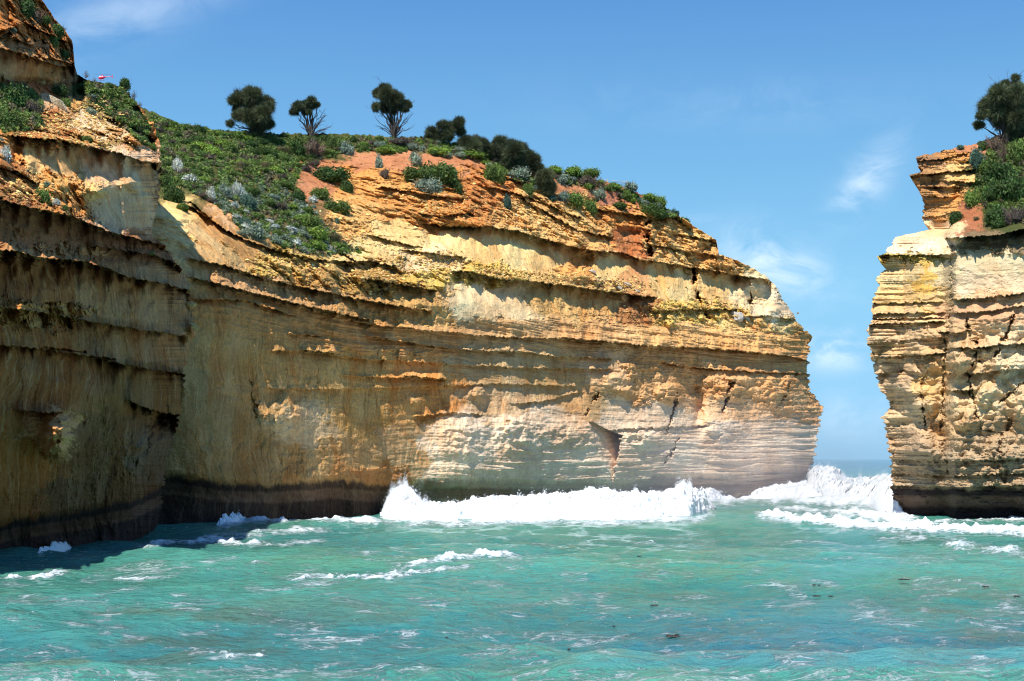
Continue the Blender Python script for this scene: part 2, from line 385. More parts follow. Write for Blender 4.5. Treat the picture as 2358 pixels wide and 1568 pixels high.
znB = [
 # x, y, rx, ry, colour, rough, streak, strata
 (350, 290, 60, 60, GRN, .3, 0, 0), (500, 370, 160, 80, GRN, .3, 0, 0), (650, 345, 120, 50, GRN, .3, 0, 0), (600, 450, 90, 60, (.13, .12, .05), .35, 0, 0), (760, 330, 80, 30, GRN, .3, 0, 0),
 (680, 520, 90, 50, (.16, .12, .06), .35, 0, 0), (700, 430, 30, 40, SOIL, .25, 0, 0), (730, 400, 40, 50, SOIL, .3, 0, 0), (900, 372, 110, 24, SOIL, .3, 0, .05),
 (1080, 372, 70, 20, SOIL, .3, 0, 0), (980, 330, 120, 16, (.12, .11, .05), .3, 0, 0), (860, 420, 90, 40, ORG, .7, 0, .25), (980, 470, 120, 40, ORG, .9, 0, .3),
 (1120, 440, 80, 50, (.58, .28, .10), .9, 0, .25), (1230, 480, 90, 40, OCH, .9, 0, .2), (1330, 520, 80, 35, OCH, .8, 0, .2),
 (1290, 440, 30, 20, SOIL, .2, 0, 0), (1430, 450, 60, 15, RED, .2, 0, 0), (1400, 400, 80, 20, (.14, .11, .05), .3, 0, 0),
 (1420, 500, 60, 22, ORG, .8, .1, .6), (1450, 555, 40, 35, (.42, .19, .08), .3, .8, 0), (1380, 545, 40, 25, OCH, .6, 0, .1), (1560, 550, 70, 50, OCH, .95, .05, .35),
 (1620, 600, 60, 25, OCH, .9, 0, .3), (820, 500, 50, 40, OCH, .7, 0, .2), (900, 540, 60, 40, CREAM, .35, .1, .1), (860, 590, 60, 30, CREAM, .6, .1, .1), (980, 600, 60, 25, PALE, .25, .25, .1),
 (1070, 555, 60, 28, CREAM, .12, .3, .1), (1180, 575, 80, 30, CREAM, .05, .75, .05), (1270, 600, 60, 30, (.62, .47, .22), .05, .9, 0), (1330, 620, 40, 25, ORG, .5, .1, 0),
 (1400, 620, 60, 30, CREAM, .08, .6, 0), (1460, 640, 35, 28, (.58, .36, .18), .1, .2, 0), (1540, 645, 50, 35, CREAM, .08, .9, 0), (1640, 665, 60, 30, (.66, .50, .24), .12, .6, .1),
 (1720, 680, 40, 30, PALE, .2, .2, .1), (1780, 715, 34, 36, WHT, .05, .05, 0), (1600, 720, 90, 28, YEL, .75, .05, .2), (1700, 745, 100, 20, (.72, .54, .24), .5, .05, .2),
 (1400, 650, 70, 20, (.68, .48, .26), .8, 0, 0), (1000, 640, 70, 20, YEL, .8, .1, .1), (870, 640, 60, 40, (.42, .28, .08), 1.0, .3, .1), (1120, 635, 70, 18, YEL, .7, .3, .1),
 (1140, 690, 90, 38, PALE, .04, .45, 0), (1260, 680, 60, 30, (.56, .42, .18), .25, .85, 0), (1350, 700, 60, 30, (.60, .44, .20), .3, .8, .05), (1460, 710, 60, 25, (.36, .20, .09), .5, .7, .1),
 (960, 700, 60, 50, (.50, .36, .15), .35, .6, .1), (850, 720, 60, 40, (.46, .30, .12), .4, .5, .2),
 (480, 560, 50, 70, (.48, .36, .18), .12, 1.0, 0), (420, 520, 40, 60, CREAM, .3, .4, 0), (512, 490, 20, 50, (.66, .50, .32), .3, .1, 0), (560, 570, 60, 40, (.40, .30, .14), .3, .9, 0),
 (650, 610, 70, 28, YEL, .95, .2, .1), (740, 640, 80, 30, (.50, .36, .14), .8, .4, .1), (560, 650, 80, 24, (.50, .34, .18), .5, .1, .3), (700, 680, 80, 25, (.46, .32, .16), .5, .2, .3),
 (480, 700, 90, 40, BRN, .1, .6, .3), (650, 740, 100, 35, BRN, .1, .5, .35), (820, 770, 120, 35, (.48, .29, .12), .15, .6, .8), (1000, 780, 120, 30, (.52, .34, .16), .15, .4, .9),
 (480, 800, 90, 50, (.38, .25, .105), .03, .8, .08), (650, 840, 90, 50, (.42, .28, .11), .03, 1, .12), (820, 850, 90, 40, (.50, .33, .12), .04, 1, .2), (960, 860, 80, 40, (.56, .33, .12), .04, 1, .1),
 (1120, 840, 90, 40, (.48, .38, .22), .05, .6, .3), (1270, 850, 80, 40, (.50, .38, .20), .06, .7, .3), (1180, 775, 120, 28, (.54, .39, .21), .15, .3, .9), (1380, 780, 130, 26, (.60, .42, .22), .2, .2, 1),
 (1560, 775, 120, 26, (.66, .46, .22), .3, .2, .8), (1750, 785, 120, 22, (.66, .44, .20), .3, .3, .8), (1600, 830, 140, 28, (.56, .37, .18), .25, .05, 1), (1790, 830, 90, 30, (.58, .37, .18), .2, .05, 1),
 (1400, 850, 60, 50, (.56, .42, .26), .1, .4, .3), (1520, 890, 90, 40, (.56, .38, .20), .3, .1, .4), (1700, 890, 100, 40, (.60, .40, .21), .35, .05, .4), (1840, 930, 60, 40, (.60, .39, .21), .35, 0, .3),
 (1660, 940, 80, 30, (.60, .45, .29), .2, .1, .3), (1480, 960, 80, 40, GRY, .06, .2, .3), (1330, 930, 50, 40, (.50, .38, .22), .08, .5, .1), (1300, 990, 60, 50, GRY, .06, .2, .4), (1200, 1000, 80, 50, GRL, .05, .3, .35),
 (1150, 930, 60, 40, (.50, .40, .26), .1, .6, .2), (1060, 1020, 80, 60, GRL, .04, .5, .3), (980, 940, 60, 40, (.50, .32, .13), .1, 1, .1), (930, 1030, 50, 60, (.50, .38, .22), .04, .9, .2),
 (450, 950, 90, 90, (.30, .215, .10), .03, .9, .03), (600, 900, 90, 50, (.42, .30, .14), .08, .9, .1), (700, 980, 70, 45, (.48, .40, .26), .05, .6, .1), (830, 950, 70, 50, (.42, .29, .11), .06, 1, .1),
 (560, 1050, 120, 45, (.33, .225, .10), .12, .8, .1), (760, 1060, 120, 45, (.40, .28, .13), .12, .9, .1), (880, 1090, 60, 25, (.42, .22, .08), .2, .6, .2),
 (1500, 1050, 160, 60, GRL, .06, .05, .7), (1300, 1070, 120, 40, GRL, .06, .1, .7), (1720, 1030, 130, 50, (.64, .57, .48), .06, .1, .8), (1850, 1020, 50, 60, (.60, .53, .45), .06, .1, .8)]
liB = [
 ([(986, 516), (1043, 522), (1129, 522), (1186, 531), (1236, 545), (1290, 561), (1333, 572)], 1.2, 22, 42, 2.6),
 ([(1351, 576), (1433, 583), (1480, 600)], 1.0, 16, 34, 2.0),
 ([(1491, 599), (1541, 607), (1589, 616), (1636, 621), (1675, 630), (1725, 638), (1768, 645)], .8, 10, 42, 2.0),
 ([(1050, 624), (1093, 628), (1165, 644), (1219, 648), (1308, 658), (1380, 668), (1500, 684)], 1.2, 14, 40, 2.2),
 ([(632, 712), (668, 725)], .5, 6, 12, .5), ([(801, 737), (894, 753)], .8, 7, 14, .7), ([(922, 753), (975, 761), (1035, 765), (1091, 773), (1200, 778), (1293, 781), (1404, 793)], .7, 8, 14, .7),
 ([(1299, 778), (1406, 788), (1528, 799), (1550, 800), (1614, 802), (1693, 807), (1800, 818), (1859, 829)], 1.5, 20, 12, 1.3),
 ([(1528, 836), (1607, 847), (1693, 854), (1859, 861)], .7, 10, 10, .9),
 ([(672, 769), (729, 773)], .7, 6, 10, .6), ([(700, 805), (765, 813)], .6, 6, 10, .6),
 ([(850, 773), (914, 785), (975, 793), (1035, 803), (1083, 807), (1156, 809), (1212, 811), (1277, 821), (1398, 825)], .8, 9, 14, .8),
 ([(632, 807), (713, 811), (793, 821), (850, 829), (922, 831), (1020, 838), (1200, 848), (1400, 850)], .4, 8, 16, .5),
 ([(793, 864), (890, 870), (966, 870), (1019, 874)], .5, 5, 12, .4),
 ([(940, 866), (1015, 872)], 1.0, 6, 8, .4),
 ([(620, 895), (780, 897), (930, 893), (1150, 884), (1320, 890)], .3, 25, 40, .35),
 # left part, under the scrub
 ([(440, 465), (480, 500), (520, 530), (570, 555), (640, 578), (720, 598), (800, 602)], .9, 12, 20, 1.0),
 ([(430, 470), (475, 500)], 1.2, 10, 40, 1.5), ([(440, 596), (520, 612), (600, 640), (700, 662), (830, 690), (980, 715)], .9, 12, 20, 1.2),
 ([(445, 640), (560, 668), (650, 692), (740, 712), (840, 735)], 1.0, 9, 14, .9), ([(450, 690), (560, 690), (640, 716)], .6, 8, 14, .6),
 ([(790, 610), (850, 600), (905, 612)], 1.2, 12, 25, 1.2), ([(840, 640), (930, 655), (990, 668)], 1.3, 14, 20, 1.4), ([(740, 560), (800, 590), (840, 610)], .7, 10, 12, .7),
 # upper orange beds
 ([(880, 432), (940, 440), (1010, 452), (1060, 458)], .8, 12, 14, .8), ([(970, 492), (1020, 498), (1080, 490)], .5, 14, 30, .9), ([(1140, 402), (1200, 420)], 1.2, 10, 18, 1.2),
 ([(1120, 430), (1180, 442), (1260, 470), (1330, 500)], .7, 10, 16, .8), ([(1200, 455), (1260, 490), (1330, 530), (1400, 545)], .8, 14, 20, 1.0),
 ([(1350, 480), (1400, 486), (1480, 498), (1560, 502), (1600, 520)], 1.1, 12, 22, 1.3), ([(1480, 560), (1560, 575), (1660, 590)], .6, 12, 12, .6),
 ([(1560, 540), (1610, 548), (1655, 556)], .8, 9, 14, .8), ([(850, 540), (905, 556), (960, 568)], .7, 12, 25, .9), ([(930, 575), (990, 583), (1060, 592)], .6, 10, 20, .8),
 ([(1690, 730), (1760, 728), (1815, 735)], .6, 10, 14, .6), ([(1500, 715), (1600, 712), (1690, 712)], .9, 10, 14, .8),
 ([(1180, 930), (1250, 925), (1330, 905)], .3, 10, 20, .3), ([(1400, 990), (1520, 985), (1620, 980)], .3, 14, 12, .3),
 ([(960, 960), (1040, 950), (1100, 955)], .4, 10, 12, .3)]
bmB = [(1100, 905, 26, 22, 1.4), (960, 920, 24, 14, .8), (650, 960, 60, 40, 1.2), (1420, 880, 50, 40, 1.6), (1540, 905, 40, 30, 1.6), (1690, 890, 60, 40, 2.0), (1800, 900, 50, 45, 2.0), (1660, 985, 60, 40, 1.4),
       (1200, 990, 70, 60, 1.6), (1320, 1000, 60, 50, 1.2), (1490, 1000, 60, 50, 1.4), (1070, 1000, 60, 60, 1.0), (1690, 640, 14, 16, -2.2), (1344, 598, 22, 18, -3.2), (1060, 522, 40, 10, -2.2), (1450, 555, 34, 40, -1.0),
       (1590, 880, 26, 50, -1.6), (1610, 950, 16, 50, -1.8), (1740, 660, 24, 22, 1.0), (1780, 710, 26, 26, 1.2), (1340, 640, 50, 14, 1.6), (1000, 580, 40, 18, 1.0), (1450, 535, 30, 12, -1.2), (850, 640, 50, 26, 1.6), (1480, 700, 34, 20, 1.6)]
crB = [([(1488, 520), (1492, 560), (1500, 590)], 4, 3.0), ([(1596, 620), (1604, 680), (1628, 730)], 4, 3.0), ([(1500, 500), (1488, 520)], 4, 2), ([(1730, 640), (1728, 700)], 2.5, 1.5), ([(1830, 860), (1790, 940)], 3, .8),
       ([(1690, 860), (1660, 960)], 3, 1.4), ([(1376, 905), (1348, 960)], 2.5, .9), ([(1560, 1010), (1530, 1070)], 3, 1.0), ([(1560, 905), (1535, 1000)], 3, 1.2), ([(575, 870), (590, 960)], 3, .3), ([(1380, 440), (1372, 460)], 4, 1), ([(1555, 490), (1550, 515)], 4, 2)]
def exB(D, px, py):
    # triangular notch split out of the wall
    for tri, dp in (([(1357, 972), (1392, 984), (1410, 1110), (1396, 1100)], .012), ([(1392, 984), (1432, 1003), (1410, 1110)], .012)):
        pass
    D = D-3.0*sm(860, 1085, py)*sm(930, 1120, px)
    q = px+6*fbm(px/20, py/20, 2, 4, .5); k = inpoly(q, py, [(1356, 970), (1432, 1003), (1424, 1040), (1411, 1108)])
    d = np.clip((q-np.interp(py, [970, 1110], [1350, 1410])), 0, None)
    D = D+np.where(k, .5+np.minimum(d*.05, np.clip((1436-(py-1000)*.22-q)*.35, .2, 9)), 0)
    # buttress whose left flank faces the open sea
    return D
tiB = [(340, 1105), (400, 1105), (500, 1122), (640, 1128), (760, 1118), (900, 1125), (1000, 1120), (1180, 1118), (1400, 1122), (1500, 1112), (1650, 1110), (1760, 1100), (1840, 1085), (1900, 1060)]
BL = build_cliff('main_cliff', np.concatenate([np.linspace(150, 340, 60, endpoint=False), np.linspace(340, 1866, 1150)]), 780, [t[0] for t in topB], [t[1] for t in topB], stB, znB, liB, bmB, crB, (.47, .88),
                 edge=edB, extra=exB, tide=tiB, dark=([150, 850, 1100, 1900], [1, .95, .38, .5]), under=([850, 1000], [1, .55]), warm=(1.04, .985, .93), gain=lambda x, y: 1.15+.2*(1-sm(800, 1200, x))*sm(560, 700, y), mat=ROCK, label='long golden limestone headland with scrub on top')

# near left cliff ------------------------------------------------------------
stA = [
 (-160, [(1500, 60), (1310, 61), (465, 61), (400, 64), (310, 67), (200, 78), (0, 82)]),
 (0, [(1400, 69), (1200, 70.5), (850, 71), (465, 70), (400, 73), (320, 76), (300, 80), (200, 86), (110, 86), (0, 89), (-100, 92)]),
 (100, [(1400, 74), (1200, 75), (700, 74.5), (475, 74), (400, 77), (325, 79), (300, 84), (230, 90), (195, 93), (150, 91), (90, 93), (0, 96)]),
 (200, [(1400, 79), (1200, 80), (700, 80), (505, 80), (430, 82), (335, 85), (300, 90), (230, 97), (170, 103)]),
 (300, [(1400, 85), (1200, 86), (700, 86), (545, 86), (450, 87), (355, 90), (300, 97), (230, 106), (190, 110)]),
 (365, [(1400, 91), (1200, 92), (700, 91), (565, 91), (540, 91.5), (375, 94), (330, 98)]),
 (450, [(1400, 97), (300, 97)])]
def lean(st):
    out = []
    for x, l in st:
        l = sorted(l); ys = [p[0] for p in l]; ds = [p[1] for p in l]
        y0 = 455+max(x, 0)*.27
        g = sorted(set(ys+[y0, y0+120, y0+250, y0+400, y0+480, 1060, 1210]))
        f = [0, 0, -.9, -2.0, -3.3, -2.4, -1.6, -1.2, -1.2]; q = [-200, y0, y0+120, y0+250, y0+400, y0+480, 1060, 1210, 1600]
        out.append((x, [(a, float(np.interp(a, ys, ds)+np.interp(a, q, f))) for a in g][::-1]))
    return out
stA = lean(stA)
topA = [(-160, -110), (60, -30), (95, -2), (105, 12), (130, 48), (148, 66), (165, 94), (168, 105), (172, 150), (178, 172), (200, 184), (250, 193), (285, 200), (305, 224), (320, 244), (345, 268), (358, 295), (365, 330)]
edA = (190, 365, [300, 330, 385, 450, 505, 540, 565, 600, 650, 700, 760, 800, 860, 900, 960, 1060, 1150, 1200, 1260, 1330, 1500], [362, 365, 371, 364, 352, 348, 378, 404, 432, 438, 450, 436, 424, 424, 412, 382, 374, 362, 346, 335, 330], 365)
znA = [
 (30, 10, 60, 30, (.50, .28, .10), .9, 0, .3), (60, 70, 70, 25, (.48, .27, .10), 1, 0, .4), (140, 120, 50, 25, (.48, .28, .11), 1, 0, .4), (60, 95, 60, 14, (.30, .19, .09), .3, .3, 0),
 (20, 150, 50, 32, (.40, .30, .15), .05, .7, 0), (100, 165, 50, 26, (.42, .30, .13), .1, .7, 0), (155, 170, 22, 26, (.26, .17, .08), .2, .6, 0), (90, 205, 90, 12, (.44, .22, .09), .6, 0, 0),
 (30, 250, 60, 50, GRN, .4, 0, 0), (125, 235, 34, 22, (.50, .40, .26), .3, 0, 0), (110, 290, 70, 30, (.46, .23, .09), .9, 0, .1), (200, 275, 45, 35, WHT, .12, 0, 0), (245, 300, 30, 26, PALE, .2, 0, 0),
 (165, 235, 30, 20, OCH, .8, 0, .1), (250, 240, 60, 35, GRN, .3, 0, 0), (230, 200, 50, 25, GRN, .3, 0, 0), (340, 290, 25, 40, ORG, .6, 0, .2), (330, 360, 40, 14, WHT, .3, 0, .1), (200, 318, 90, 12, OCH, 1, 0, .1),
 (30, 340, 40, 30, (.60, .36, .12), .6, 0, .1), (80, 370, 50, 35, CREAM, .15, .3, 0), (140, 375, 50, 35, (.56, .46, .24), .1, .9, 0), (250, 400, 60, 40, (.62, .52, .34), .05, .9, 0), (330, 420, 40, 50, (.56, .50, .32), .04, 1, 0),
 (130, 430, 70, 30, (.66, .44, .16), .7, .1, .1), (210, 430, 40, 22, CREAM, .3, .2, 0), (290, 480, 70, 40, (.55, .48, .33), .04, 1, 0), (20, 410, 60, 40, (.42, .24, .10), .9, 0, .1), (80, 450, 50, 16, (.40, .24, .11), .8, 0, .2),
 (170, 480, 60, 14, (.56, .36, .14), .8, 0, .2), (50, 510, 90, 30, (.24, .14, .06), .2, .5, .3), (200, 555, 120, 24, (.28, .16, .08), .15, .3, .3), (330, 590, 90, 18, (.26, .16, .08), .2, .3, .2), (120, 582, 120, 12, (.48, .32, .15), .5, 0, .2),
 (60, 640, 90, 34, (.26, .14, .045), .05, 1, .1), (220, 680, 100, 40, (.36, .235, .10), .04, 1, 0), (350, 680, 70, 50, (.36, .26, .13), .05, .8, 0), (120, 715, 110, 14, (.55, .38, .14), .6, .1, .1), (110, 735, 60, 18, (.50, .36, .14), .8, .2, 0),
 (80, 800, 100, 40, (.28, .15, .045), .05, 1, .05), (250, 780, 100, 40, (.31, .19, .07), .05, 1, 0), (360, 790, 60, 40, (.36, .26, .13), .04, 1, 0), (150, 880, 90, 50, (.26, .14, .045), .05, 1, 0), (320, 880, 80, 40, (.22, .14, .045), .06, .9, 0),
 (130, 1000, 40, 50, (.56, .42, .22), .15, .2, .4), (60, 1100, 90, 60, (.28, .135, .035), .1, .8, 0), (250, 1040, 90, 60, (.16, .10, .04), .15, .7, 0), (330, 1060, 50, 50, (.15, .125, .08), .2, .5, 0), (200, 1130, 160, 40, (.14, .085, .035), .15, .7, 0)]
liA = [
 ([(0, 72), (60, 52), (100, 74), (155, 96)], .9, 10, 12, .9), ([(0, 112), (40, 119), (80, 134), (133, 153), (173, 155)], 1.3, 12, 34, 2.0), ([(90, 132), (140, 140), (172, 150)], .7, 8, 10, .5), ([(0, 88), (40, 92), (70, 104)], .7, 8, 8, .6),
 ([(28, 312), (93, 320), (149, 324), (201, 336), (274, 353), (330, 373), (371, 377)], 1.3, 14, 60, 2.2),
 ([(-160, 440), (0, 461), (52, 474), (149, 494), (242, 530), (330, 554), (390, 568)], 1.2, 16, 40, 1.6),
 ([(214, 566), (266, 574), (322, 582), (363, 590), (403, 606), (430, 630)], 1.0, 9, 20, .9),
 ([(-160, 570), (35, 578), (89, 593), (158, 598), (197, 603), (246, 618), (296, 638), (384, 655), (430, 668)], 1.3, 11, 52, 1.9),
 ([(-160, 700), (15, 709), (123, 724), (227, 744), (330, 760), (415, 772)], .9, 9, 34, 1.0),
 ([(-50, 790), (60, 800), (150, 812), (260, 826)], .3, 22, 34, .9),
 ([(225, 825), (296, 842), (370, 854), (419, 859)], 1.2, 9, 34, 1.2), ([(300, 925), (350, 945), (400, 955)], .8, 24, 34, 2.6),
 ([(44, 945), (90, 950), (140, 948)], 1.0, 12, 20, .3), ([(250, 270), (300, 290), (350, 318)], .7, 9, 14, .9), ([(300, 238), (345, 262)], .9, 8, 14, 1.0), ([(200, 295), (260, 318), (300, 330)], .6, 8, 8, .5),
 ([(0, 385), (40, 395), (80, 420)], .9, 12, 14, .9)]
bmA = [(135, 1000, 34, 50, 4.6), (220, 432, 40, 24, 2.6), (300, 425, 34, 18, 2.0), (340, 460, 30, 30, 1.2), (60, 380, 34, 40, .8), (130, 430, 50, 26, 1.0), (355, 975, 40, 30, -2.0), (330, 1060, 50, 60, 1.0), (230, 205, 60, 30, 1.5), (185, 205, 14, 30, -4.0), (420, 700, 14, 30, .9), (440, 755, 12, 18, 1.2), (75, 190, 60, 10, -1.6)]
crA = [([(330, 1050), (350, 980)], 5, .3), ([(340, 290), (345, 330)], 5, 1.5), ([(90, 800), (200, 812)], 3, .5)]
tiA = [(-160, 1235), (0, 1215), (100, 1200), (200, 1185), (300, 1165), (380, 1130), (460, 1110)]
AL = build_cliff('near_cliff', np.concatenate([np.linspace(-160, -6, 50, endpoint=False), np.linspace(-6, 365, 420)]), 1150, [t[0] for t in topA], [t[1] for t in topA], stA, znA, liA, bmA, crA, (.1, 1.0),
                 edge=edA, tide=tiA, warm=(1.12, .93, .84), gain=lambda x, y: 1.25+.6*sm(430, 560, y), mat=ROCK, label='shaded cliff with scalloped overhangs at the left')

# right headland ------------------------------------------------------------
stC = [
 (2080, [(1250, 121), (700, 120), (590, 121), (540, 123), (500, 126), (400, 127), (340, 131)]),
 (2112, [(1250, 119), (700, 118), (590, 119), (540, 122), (500, 125), (400, 125.5), (340, 129)]),
 (2176, [(1250, 117), (590, 117), (560, 118), (520, 121), (480, 123), (400, 124), (340, 128)]),
 (2196, [(1250, 114), (560, 113.6), (545, 113.8), (520, 119), (480, 121.5), (400, 123), (330, 127)]),
 (2357, [(1250, 112), (600, 112), (545, 111.8), (450, 118), (350, 124), (280, 128)]),
 (2560, [(1250, 111), (600, 111), (520, 111), (450, 116), (350, 122), (200, 130)])]
topC = [(2080, 362), (2112, 360), (2150, 352), (2185, 344), (2215, 338), (2240, 331), (2280, 319), (2320, 302), (2357, 290), (2560, 230)]
edC = (2290, 2112, [340, 362, 376, 395, 404, 420, 450, 480, 500, 512, 527, 546, 580, 590, 600, 620, 640, 650, 690, 742, 752, 790, 815, 850, 895, 930, 960, 1020, 1060, 1120, 1150, 1190, 1230],
       [2112, 2112, 2113, 2124, 2097, 2110, 2122, 2128, 2121, 2126, 2146, 2062, 2040, 2022, 2028, 2037, 2018, 2022, 2010, 2008, 1996, 1998, 2004, 2015, 2024, 2050, 2031, 2042, 2050, 2053, 2060, 2085, 2100], 2112)
znC = [
 (2150, 370, 60, 14, (.36, .22, .12), .5, 0, 1), (2200, 365, 50, 14, ORG, .8, 0, 1), (2150, 430, 34, 36, (.40, .24, .11), .5, .3, .8), (2200, 400, 40, 25, OCH, .5, 0, .8), (2180, 460, 30, 30, ORG, .6, .2, .8), (2240, 345, 40, 14, SOIL, .2, 0, .1),
 (2210, 495, 20, 14, OCH, .6, 0, .1), (2240, 500, 30, 34, (.34, .15, .08), .25, 0, 0), (2330, 440, 80, 80, GRN, .3, 0, 0), (2160, 530, 40, 18, (.76, .60, .38), .15, .1, 0), (2100, 562, 60, 16, WHT, .12, .1, 0), (2180, 560, 22, 24, PALE, .2, .2, 0),
 (2100, 594, 80, 8, YEL, 1, .2, .2), (2080, 625, 60, 20, (.62, .54, .32), .1, .4, .2), (2130, 640, 20, 50, (.64, .46, .14), .1, .5, .2), (2170, 630, 30, 30, (.60, .54, .36), .1, .3, .2), (2070, 670, 60, 22, (.66, .52, .27), .2, .04, .6), (2160, 680, 40, 20, (.60, .48, .26), .3, .1, .6),
 (2280, 560, 90, 22, (.22, .17, .10), .6, .2, .1), (2290, 600, 90, 30, (.52, .48, .34), .1, .4, 0), (2260, 650, 90, 26, (.62, .54, .40), .15, .2, 0), (2280, 690, 100, 16, (.62, .45, .28), .2, .1, .5), (2270, 720, 100, 22, (.54, .37, .23), .2, .05, .5),
 (2080, 735, 90, 12, (.66, .52, .30), .1, 0, .9), (2080, 775, 80, 28, (.62, .47, .29), .35, 0, .9), (2090, 815, 70, 14, (.64, .49, .28), .3, 0, .8), (2080, 870, 70, 40, (.60, .50, .36), .25, .1, .3), (2130, 880, 40, 40, (.62, .47, .24), .2, .4, .1),
 (2090, 950, 50, 40, (.60, .48, .31), .4, 0, .5), (2070, 1020, 40, 40, (.54, .43, .30), .4, 0, .8), (2220, 790, 40, 50, (.60, .48, .30), .4, .5, .1), (2310, 790, 60, 50, (.62, .50, .33), .3, .1, .1), (2250, 900, 60, 60, (.60, .50, .32), .25, .4, .1),
 (2330, 900, 50, 60, (.60, .49, .32), .3, .2, .1), (2180, 960, 40, 60, (.58, .46, .28), .3, .2, .1), (2260, 1010, 110, 40, (.46, .38, .26), .45, .1, .2), (2130, 1050, 60, 40, (.42, .35, .25), .5, 0, .6), (2280, 1080, 110, 40, (.42, .34, .23), .55, 0, .6)]
liC = [
 ([(2100, 372), (2160, 368), (2230, 352)], .5, 7, 9, .6), ([(2085, 406), (2120, 402), (2150, 400), (2235, 391)], .9, 9, 14, 1.0), ([(2183, 418), (2235, 420)], .8, 10, 12, .8), ([(2140, 430), (2200, 432)], .6, 7, 10, .6), ([(2120, 452), (2190, 455)], .5, 7, 10, .5), ([(2110, 498), (2160, 500), (2190, 490)], .5, 9, 12, .6),
 ([(2010, 588), (2050, 588), (2100, 589), (2190, 586)], 1.0, 8, 20, .8), ([(2190, 549), (2240, 545), (2294, 542), (2357, 528), (2560, 500)], 1.6, 14, 34, 2.4), ([(2200, 690), (2260, 686), (2357, 676), (2560, 660)], .7, 10, 12, .9), ([(2200, 722), (2260, 718), (2357, 704), (2560, 690)], .6, 10, 13, .5),
 ([(1990, 724), (2060, 722), (2165, 720)], .6, 6, 6, .5), ([(1985, 748), (2069, 745), (2165, 740)], 1.0, 6, 12, .8), ([(1985, 734), (2100, 732), (2165, 732)], .5, 4, 4, .4), ([(1990, 792), (2100, 782), (2176, 776)], .4, 8, 8, .4), ([(1995, 823), (2060, 822), (2176, 812)], .8, 9, 14, .7),
 ([(2020, 860), (2080, 852), (2110, 858)], .4, 6, 8, .4), ([(2000, 700), (2160, 695)], .4, 6, 6, .4), ([(2170, 765), (2200, 768), (2225, 760)], 1.0, 12, 13, .5), ([(2180, 802), (2220, 800), (2245, 806)], .9, 10, 16, .8), ([(2180, 860), (2230, 858)], .8, 10, 13, .5), ([(2190, 900), (2235, 898)], .8, 10, 16, .9),
 ([(2250, 800), (2300, 795), (2400, 790)], .9, 12, 16, .9), ([(2240, 862), (2320, 850), (2400, 850)], .9, 12, 18, .9), ([(2080, 1060), (2200, 1062), (2560, 1050)], .5, 10, 10, .5), ([(2060, 1090), (2200, 1095), (2560, 1080)], .5, 8, 10, .5), ([(2065, 1118), (2200, 1122), (2560, 1110)], .6, 8, 10, .6)]
bmC = [(2110, 920, 50, 30, 1.6), (2060, 950, 30, 60, -.8), (2215, 830, 30, 40, 1.4), (2300, 830, 50, 40, 1.5), (2270, 900, 30, 50, 1.2), (2345, 930, 36, 50, 1.4), (2230, 960, 40, 60, 1.2), (2140, 1040, 60, 50, 1.8), (2290, 1060, 80, 60, 1.0), (2300, 740, 60, 26, 1.2),
       (2160, 1000, 16, 60, -1.0), (2320, 960, 16, 40, -1.2), (2275, 860, 14, 30, -1.2), (2355, 860, 22, 22, -1.0), (2160, 420, 16, 30, -1.2), (2205, 440, 12, 40, -1.2), (2080, 890, 24, 22, .8)]
crC = [([(2316, 990), (2290, 1050), (2312, 1110)], 5, .6), ([(2140, 830), (2120, 900), (2132, 990)], 3, .5), ([(2225, 740), (2230, 765), (2250, 805), (2246, 830), (2229, 850)], 5, 2.0), ([(2229, 850), (2232, 890), (2245, 940), (2262, 990)], 3.5, 1.8), ([(2192, 555), (2190, 700), (2178, 800), (2172, 900), (2168, 990), (2180, 1090)], 4, .6),
       ([(2316, 1100), (2300, 1040), (2330, 960)], 5, .5), ([(2120, 930), (2130, 980)], 4, 1.6), ([(2190, 1120), (2180, 1060)], 4, .5), ([(2357, 880), (2300, 930)], 3, 1), ([(2262, 990), (2330, 1000)], 2.5, .6), ([(2340, 720), (2290, 820)], 4, 1.2)]
tiC = [(2040, 1135), (2100, 1138), (2200, 1135), (2357, 1140), (2560, 1140)]
def exC(D, px, py):
    s0 = px/24.0; z = py/24.0
    a = sm(720, 800, py)*(1-sm(1040, 1100, py))
    bl = bil(s0*.40+.35*pn(s0*.7, z*.7, 2), z*.36, 1.0, 2, .45)
    return D-(bl-.3)*1.4*a
CL = build_cliff('right_cliff', np.concatenate([np.linspace(2112, 2370, 380), np.linspace(2372, 2560, 50)]), 900, [t[0] for t in topC], [t[1] for t in topC], stC, znC, liC, bmC, crC, (1.0, .1),
                 edge=edC, extra=exC, soft=5.0, gain=lambda x, y: .85+0*x, tide=tiC, mat=ROCK, label='limestone headland at the right with an undercut foot')
# ---------------------------------------------------------------- the sea
def seaY(py): return CH*F/(py-HY)
rows = np.concatenate([1/np.linspace(1/14.0, 1/900.0, 1150), np.geomspace(905, 26000, 40)])
ang = np.linspace(-.47, .47, 1150)
Yg = rows[:, None]*np.ones_like(ang)[None]; Xg = Yg*ang[None]
wr = np.random.default_rng(3)
H = np.zeros_like(Yg); 
def wave(lam, amp, th, ph, sharp=1.0):
    k = 2*math.pi/lam
    w_ = np.sin(k*(Xg*math.sin(th)+Yg*math.cos(th))+ph)
    fade = np.clip(1-(Yg/(lam*110.0)), 0, 1)
    return amp*((((w_+1)/2)**(1+sharp))*2-.8)*fade
for i in range(46):
    lam = 1.1*1.11**i*(.9+.2*wr.random()); 
    if lam > 48: lam = 20+25*wr.random()
    amp = .0125*lam**.82
    if lam > 14: amp *= .42
    H += wave(lam, amp*(.6+.6*wr.random()), wr.normal()*.62+(.25 if i % 3 else -.5), wr.random()*6.28, 1.0)
